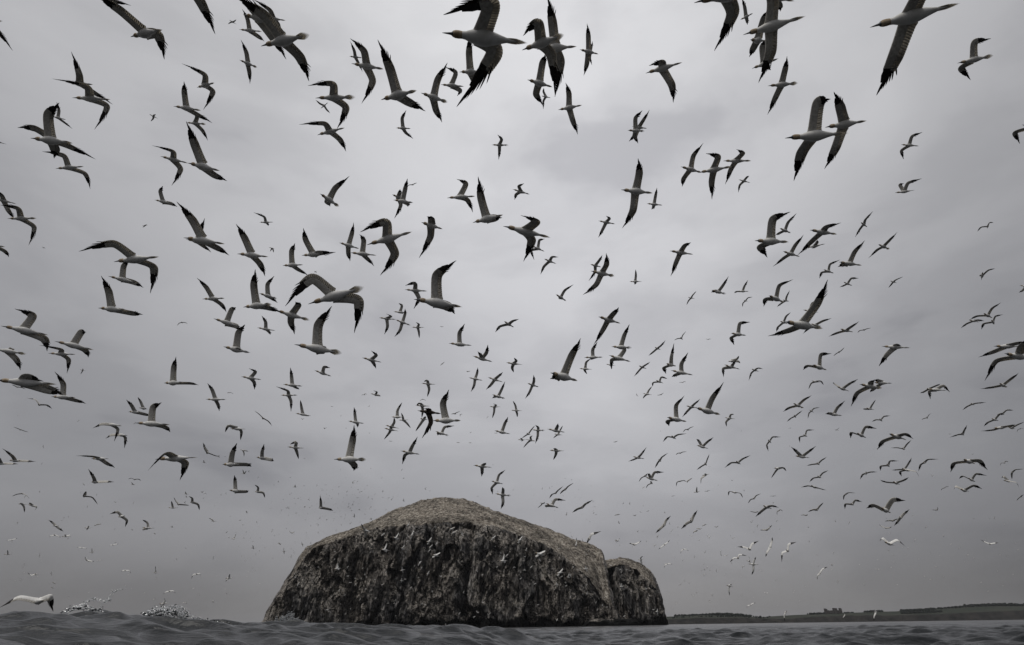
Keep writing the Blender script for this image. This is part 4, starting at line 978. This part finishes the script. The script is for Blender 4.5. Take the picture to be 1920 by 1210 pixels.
def solve(p6):
    """real positions (metres) of bill, tail, wrists and wing tips from how the bird lies against the sky, assuming near-level flight"""
    B, T, W1, P1, W2, P2 = p6
    S = (B[0]+(T[0]-B[0])*.45, B[1]+(T[1]-B[1])*.45)
    r = ray(*S)
    def ang(a, b): return (ray(*a)-ray(*b)).length
    cand = [LB/max(ang(B, T), 1e-5), LW/max(ang(S, P1), 1e-5), LW/max(ang(S, P2), 1e-5), (LI*1.25)/max(ang(S, W1), 1e-5), (LI*1.25)/max(ang(S, W2), 1e-5),
            (LO*1.2)/max(ang(W1, P1), 1e-5), (LO*1.2)/max(ang(W2, P2), 1e-5)]
    d = min(cand)*.985; O = CAM + r*d
    def perp(a, b):                      # vector a->b lying across the line of sight
        va, vb = ray(*a), ray(*b); va = va/va.dot(r); vb = vb/vb.dot(r); return (vb-va)*d
    def level(q, full, cap=1.3):
        room = math.sqrt(max(full*full-q.length_squared, 0)); s_ = -q.z/max(r.z, .12) if abs(q.z) > 1e-6 else 0
        lim = min(room, cap*q.length+.03); return q + r*max(-lim, min(lim, s_))
    b = level(perp(B, T), LB, 1.6)
    Bp = O - b*.45; Tp = O + b*.55
    ws = []
    for W, P in ((W1, P1), (W2, P2)):
        qi = perp(S, W); w = level(qi, LI, 1.0); qo = perp(W, P); o_ = level(qo, LO, .8); ws.append((w, o_))
    return O, d, r, b, ws
def ring_tube(V, F, I, centres, ups, lats, rl, rh, mats_, n):
    b0 = len(V)
    for c, u, l_, a, h in zip(centres, ups, lats, rl, rh):
        for k in range(n):
            th = 2*math.pi*k/n; V.append(c + l_*(a*math.cos(th)) + u*(h*math.sin(th)))
    for j in range(len(centres)-1):
        for k in range(n):
            a = b0+j*n+k; b = b0+j*n+(k+1) % n; F.append((a, b, b+n, a+n)); I.append(mats_[j])
    F.append(tuple(range(b0, b0+n))[::-1]); I.append(mats_[0]); e = b0+(len(centres)-1)*n; F.append(tuple(range(e, e+n))); I.append(mats_[-1])
def feather(V, F, I, base, tip, side, nrm, w, mt_, blunt=False):
    """thin pointed vane with a little thickness"""
    b0 = len(V); ax = tip-base; th = nrm*.0022
    prof = [(0, .7), (.4, 1.0), (.8, 1.0), (.94, .85), (1.0, .5)] if blunt else [(0, .55), (.3, 1.0), (.65, .90), (.87, .52), (1.0, .05)]
    for t, k in prof:
        c = base + ax*t
        V.extend([c+side*(w*k), c+th*(1-t*.8), c-side*(w*k), c-th*(1-t*.8)])
    for j in range(len(prof)-1):
        for k in range(4):
            a = b0+j*4+k; b = b0+j*4+(k+1) % 4; F.append((a, b, b+4, a+4)); I.append(mt_)
    F.append((b0+3, b0+2, b0+1, b0)); I.append(mt_); e = b0+(len(prof)-1)*4; F.append((e, e+1, e+2, e+3)); I.append(mt_)
def wing(V, F, I, S, w, o_, b, rr, lod, rng, vis=0.0):
    W = S+w; P = W+o_; aft = b.normalized()
    nS = {3: 17, 2: 11, 1: 7, 0: 4}[lod]
    # tangent-continuous centre line shoulder -> wrist -> tip
    tW = (P-S)*.30; tS = w*.85; tP = o_*.85; 
    def pos(s):
        k = .42
        if s < k: t = s/k; A0, A1, m0, m1 = S, W, tS, tW*1.0
        else: t = (s-k)/(1-k); A0, A1, m0, m1 = W, P, tW*1.35, tP
        t2, t3 = t*t, t*t*t
        return A0*(2*t3-3*t2+1)+m0*(t3-2*t2+t)+A1*(-2*t3+3*t2)+m1*(t3-t2)
    send = .78 if lod == 3 else (.86 if lod == 2 else 1.0)
    ss = [send*i/(nS-1) for i in range(nS)]
    # carry the chord direction along the wing without twisting it
    tail_p = b*.55
    NF = 40; fr = []; e = .012
    for i in range(NF+1):
        s = i/NF; tg = pos(min(1, s+e))-pos(max(0, s-e)); tg = tg.normalized() if tg.length > 1e-6 else fr[-1][0]
        if i == 0:
            a0 = aft - tg*aft.dot(tg); av = tg.cross(rr)
            if av.length > 1e-3:
                av.normalize(); ref = aft*.7 + (o_.normalized()*-.3); sgn = 1 if av.dot(aft*1.0 + (tail_p - w*.5).normalized()*.8) >= 0 else -1
                a0 = a0 + av*sgn*(.22 + .5*max(0, .5-a0.length))
            if vis > 0 and av.length > .5:
                if av.z*sgn > 0 and vis >= 1: sgn = -sgn if abs(av.z) > .5 else sgn
                av2 = av*sgn*.72 + rr*(.7 if av.z*sgn > 0 else -.7)*min(1, abs(av.z)*2.5); a0 = a0.normalized()*(1-vis)+av2*vis
            a0 = a0 - tg*a0.dot(tg); a0.normalize()
        else:
            pt, pa = fr[-1]; ax = pt.cross(tg)
            if ax.length > 1e-6: a0 = Matrix.Rotation(math.atan2(ax.length, pt.dot(tg)), 3, ax.normalized()) @ pa
            else: a0 = pa.copy()
            a0 = a0 - tg*a0.dot(tg); a0.normalize()
        fr.append((tg, a0))
    def frame(s):
        tg, a0 = fr[int(round(max(0, min(1, s))*NF))]
        return tg, a0, tg.cross(a0).normalized()
    def chord(s):
        c = float(np.interp(s, [0, .06, .2, .42, .6, .75, .88, 1.0], [.215, .185, .172, .165, .142, .106, .062, .010]))
        return c
    cs, us, ls, rl, rh, mm = [], [], [], [], [], []
    prev = None
    for i, s in enumerate(ss):
        tg, a, n_ = frame(s)
        if prev is not None and n_.dot(prev) < 0: n_ = -n_
        prev = n_; c = chord(s)
        if lod >= 2 and s > .60: c *= float(np.interp(s, [.60, send], [.96, .45]))
        
        off = .06*c if s < .66 or lod < 2 else -.10*c
        if lod == 3 and s < .66: off = -.13*c; c *= .66
        cs.append(pos(s)+a*off); us.append(n_); ls.append(a); rl.append(c/2)
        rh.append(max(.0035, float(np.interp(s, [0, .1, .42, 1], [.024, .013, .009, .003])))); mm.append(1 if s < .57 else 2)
    # camber: two-sided lens section, thicker forward
    n = {3: 10, 2: 8, 1: 6, 0: 4}[lod]; b0 = len(V)
    for c, u, a, w_, h in zip(cs, us, ls, rl, rh):
        for k in range(n):
            th = 2*math.pi*k/n; x = math.cos(th); y = math.sin(th)
            V.append(c + a*(w_*x) + u*(h*y*(1-.55*x)))
    for j in range(len(cs)-1):
        for k in range(n):
            q = b0+j*n+k; q2 = b0+j*n+(k+1) % n; F.append((q, q2, q2+n, q+n)); I.append(mm[j])
    e = b0+(len(cs)-1)*n; F.append(tuple(range(e, e+n))); I.append(mm[-1]); F.append(tuple(range(b0, b0+n))[::-1]); I.append(1)
    if lod >= 2:
        # primaries: fingers fanned between the trailing edge and the tip
        nf = 9 if lod == 3 else 5; spread = rng.uniform(.85, 1.45)
        for k in range(nf):
            q = k/(nf-1); sb = .52 + .23*q; tg, a, n_ = frame(sb); c = chord(sb)
            base = pos(sb) + a*(c*(.30-.32*q))
            se = .69+.31*q**.8; tg2, a2, n2 = frame(min(se, .985)); tip = pos(min(se, 1.0)) + a2*(chord(min(se, 1.0))*.62*(1-q)*spread + .012*(1-q)) + tg2*(.012*math.sin(k*2.1))
            ax = (tip-base).normalized(); side = (a - ax*a.dot(ax)).normalized(); feather(V, F, I, base, tip, side, ax.cross(side), (.0095 if lod == 3 else .019), 6 if lod == 3 else 2)
    if lod == 3:
        # secondaries give the trailing edge its soft teeth
        for k in range(22):
            s = .03+.56*k/21; tg, a, n_ = frame(s); c = chord(s); base = pos(s)+a*(c*.10)+n_*(.0015*(k % 2)); tip = pos(s)+a*(c*.57)+tg*.026
            ax = (tip-base).normalized(); side = (tg-ax*tg.dot(ax)).normalized(); feather(V, F, I, base, tip, side, ax.cross(side), .024, 5, True)
def bird_mesh(p6, lod, rng, V, F, I, origin=None):
    I0 = len(I)
    yy_ = (p6[0][1]+p6[1][1])/2; vis = 1.0 if yy_ > 1000 else max(0, min(.7, (yy_-930)/100))
    O, d, r, b, ws = solve(p6); org = O if origin is None else origin
    bl = b.length; bh = b.normalized(); k = LB
    lat = (ws[0][0]+ws[0][1]) - (ws[1][0]+ws[1][1]); lat = lat - bh*lat.dot(bh)
    if lat.length < .08: lat = bh.cross(Vector((0, 0, 1)))
    lat.normalize(); up = bh.cross(lat).normalized()
    if up.z < 0: up = -up
    o0 = O-org
    st = ST if lod >= 1 else ST_LO
    cen = [o0 + b*(u-.45) + up*z for u, a, h, z in st]
    mi = [4 if (st[j][0]+st[j+1][0])/2 < .118 else 3 if (st[j][0]+st[j+1][0])/2 < .25 else 0 for j in range(len(st)-1)]
    ring_tube(V, F, I, cen, [up]*len(st), [lat]*len(st), [s[1]*(1.18 if .12 < s[0] < .75 else 1) for s in st], [s[2]*(1.18 if .12 < s[0] < .75 else 1) for s in st], mi, {3: 14, 2: 10, 1: 8, 0: 5}[lod])
    # tail
    if lod >= 2:
        sp = math.radians(rng.choice((2.5, 4, 5, 7, 17))); nf = (12 if sp > .2 else 9) if lod == 3 else 5
        for i in range(nf):
            q = i/(nf-1)*2-1; L_ = bl*.31*(1-.38*abs(q)**1.2)
            dr_ = (bh*math.cos(sp*q)+lat*math.sin(sp*q)); base = o0+b*(.70-.45)+lat*(.014*q)+up*.003; feather(V, F, I, base, base+dr_*L_, (lat-dr_*lat.dot(dr_)).normalized(), up, (.0075 if lod == 3 else .011), 5 if lod == 3 else 0)
    else:
        b0 = len(V)
        for u, a, h in ((.68, .028, .016), (.82, .022, .005), (.92, .012, .002), (1.0, .002, .001)):
            c = o0 + b*(u-.45)+up*.003; V.extend([c+lat*a, c+up*h, c-lat*a, c-up*h])
        for j in range(3):
            for q in range(4):
                a = b0+j*4+q; c = b0+j*4+(q+1) % 4; F.append((a, c, c+4, a+4)); I.append(0)
        F.append((b0+12, b0+13, b0+14, b0+15)); I.append(0)
    for (w, o_), sg in zip(ws, (1, -1)):
        wing(V, F, I, o0 + lat*(.022*sg) + up*.012, w - lat*(.022*sg)*.5, o_, b, r, lod, rng, vis)
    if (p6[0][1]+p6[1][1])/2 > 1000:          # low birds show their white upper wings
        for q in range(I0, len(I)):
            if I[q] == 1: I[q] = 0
    return O
BIRDS = []
for ln in BIRD_DATA.strip().splitlines():
    t = ln.split(); fl = t.pop() if t[-1] in 'dw' else ''; t = list(map(float, t)); BIRDS.append(([(t[i], t[i+1]) for i in range(0, 12, 2)], fl))
def psize(p): return max(math.dist(p[0], p[1]), math.dist(p[3], p[5]), math.dist(p[3], p[0]), math.dist(p[5], p[0]))
def dirword(a, b):
    x, y = b[0]-a[0], a[1]-b[1]; t = math.degrees(math.atan2(y, x)) % 360
    return ['right', 'up-right', 'up', 'up-left', 'left', 'down-left', 'down', 'down-right'][int((t+22.5)//45) % 8]
def place(c):
    x, y = c
    if y > 955 and 560 < x < 1240:
        return 'before the dark cliff' if y > 1000 else 'beside rock top'
    col = ('far left' if x < 190 else 'left of rock' if x < 500 else 'above left slope' if x < 720 else 'above summit' if x < 960 else
           'above right slope' if x < 1200 else 'right of rock' if x < 1440 else 'above far coast' if x < 1700 else 'far right')
    row = 'topmost' if y < 130 else 'very high' if y < 300 else 'high' if y < 450 else 'mid sky' if y < 620 else 'below mid sky' if y < 780 else 'low' if y < 930 else 'lowest'
    return row + ' ' + col
ORD = ['largest', 'second largest', 'third largest', 'fourth largest', 'fifth largest', 'sixth largest', 'seventh largest', 'eighth largest', 'ninth largest', 'tenth largest', 'eleventh largest', 'twelfth largest']
NI = 299
info = []
for p, fl in BIRDS[:NI]:
    c = ((p[0][0]+p[1][0])/2, (p[0][1]+p[1][1])/2)
    inside = 0 < c[0] < 1920 and 0 < c[1] < 1210
    head = 'facing ' + ('left' if p[0][0] < p[1][0] else 'right') if abs(p[0][0]-p[1][0]) > .25*abs(p[0][1]-p[1][1]) else 'seen end on'
    a, b = dirword(c, p[3]), dirword(c, p[5])
    wt = f'both wingtips {a}' if a == b else f'wingtips {a} and {b}'
    info.append((c, ('brown gannet ' if fl == 'd' else 'gannet ') + f'{head}, {wt}', place((min(max(c[0], 0), 1919), min(max(c[1], 0), 1209))), inside))
from collections import defaultdict
cell = defaultdict(list)
for i, (c, look, pl, ins) in enumerate(info): cell[(look, pl)].append(i)
labels = [''] * len(info)
for (look, pl), ids in cell.items():
    for k, i in enumerate(ids):
        labels[i] = f'{look}, {pl}' + ('' if len(ids) == 1 else f', {["larger", "smaller"][k]} of two' if len(ids) == 2 else f', {ORD[k]} such')
for i, (p, fl) in enumerate(BIRDS[:NI]):
    rng = random.Random(100+i); s = psize(p); lod = 3 if s > 62 else 2 if s > 34 else 1
    V, F, I = [], [], []
    O = solve(p)[0]; bird_mesh(p, lod, rng, V, F, I, O)
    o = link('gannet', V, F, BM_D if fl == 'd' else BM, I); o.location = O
    tag(o, labels[i], 'gannet', 'gannets wheeling over the sea')
# beyond the largest three hundred: the far flock, one mass
V, F, I = [], [], []
for i, (p, fl) in enumerate(BIRDS[NI:]):
    bird_mesh(p, 1 if psize(p) > 14 else 0, random.Random(900+i), V, F, I, Vector((0, 0, 0)))
rg = random.Random(77)
def speck(px, py, s):
    a = rg.uniform(-.6, .6); sg = rg.choice((-1, 1)); h = s/2*rg.uniform(.25, .8); b = (px-sg*h*math.cos(a), py+h*.4*math.sin(a)); t = (px+sg*h*math.cos(a), py-h*.4*math.sin(a))
    t1 = rg.uniform(.15, 1.5) if rg.random() < .75 else rg.uniform(-.7, .3); t2 = math.pi - rg.uniform(-.9, .8) if rg.random() < .5 else -rg.uniform(.6, 2.0)
    def q(t_, k): return (px+s/2*k*math.cos(t_), py-s/2*k*math.sin(t_))
    return [b, t, q(t1+.3, .4), q(t1, 1), q(t2-.3, .4), q(t2, 1)]
def swarm(n, fx, fy, s0, s1, ok=lambda x, y: True):
    for _ in range(n):
        x, y = fx(), fy()
        if ok(x, y): bird_mesh(speck(x, y, rg.uniform(s0, s1)), 0, rg, V, F, I, Vector((0, 0, 0)))
SILX, SILY = [480, 500, 545, 575, 620, 700, 740, 790, 830, 870, 920, 1010, 1105, 1133, 1165, 1240, 1260], [1165, 1150, 1075, 1020, 1000, 972, 950, 932, 926, 930, 948, 980, 1014, 1040, 1045, 1100, 1150]
above = lambda x, y: y < np.interp(x, SILX, SILY)
swarm(170, lambda: rg.gauss(640, 75), lambda: rg.gauss(960, 38), 2.6, 6, above)      # the dense swarm off the rock's left slope
swarm(55, lambda: rg.uniform(780, 1130), lambda: rg.gauss(945, 30), 2.4, 5, above)
swarm(60, lambda: rg.uniform(440, 620), lambda: rg.uniform(980, 1140), 2.4, 5.5, above)
swarm(95, lambda: rg.uniform(1150, 1500), lambda: rg.uniform(940, 1140), 3, 8, above)
swarm(60, lambda: rg.uniform(1500, 1910), lambda: rg.uniform(960, 1110), 3, 8)
swarm(70, lambda: rg.uniform(0, 480), lambda: rg.uniform(920, 1130), 3, 9)
swarm(40, lambda: rg.uniform(0, 1900), lambda: rg.uniform(760, 940), 3, 8)
swarm(120, lambda: rg.uniform(545, 1235), lambda: rg.uniform(1005, 1160), 4, 9)
fl_ = link('distant_gannets', V, F, BM, I); tag(fl_, 'countless distant gannets wheeling round the rock and low over the sea', 'gannet flock', kind='stuff')

# ------------------------------------------------------------------ thin sea haze over the far coast
hz = bpy.data.materials.new('haze'); hz.use_nodes = True; ht = hz.node_tree; ht.nodes.clear()
ho = ht.nodes.new('ShaderNodeOutputMaterial'); hv = ht.nodes.new('ShaderNodeVolumePrincipled'); hv.inputs['Color'].default_value = (.80, .82, .86, 1); hv.inputs['Density'].default_value = .00003; hv.inputs['Anisotropy'].default_value = 0.0
ht.links.new(hv.outputs[0], ho.inputs['Volume'])
v, f = boxes([(-31000, 31000, -31000, 31000, -9, 200)])
hb = link('haze', v, f, [hz], smooth=False); tag(hb, 'thin grey sea haze paling the far coast', kind='stuff')
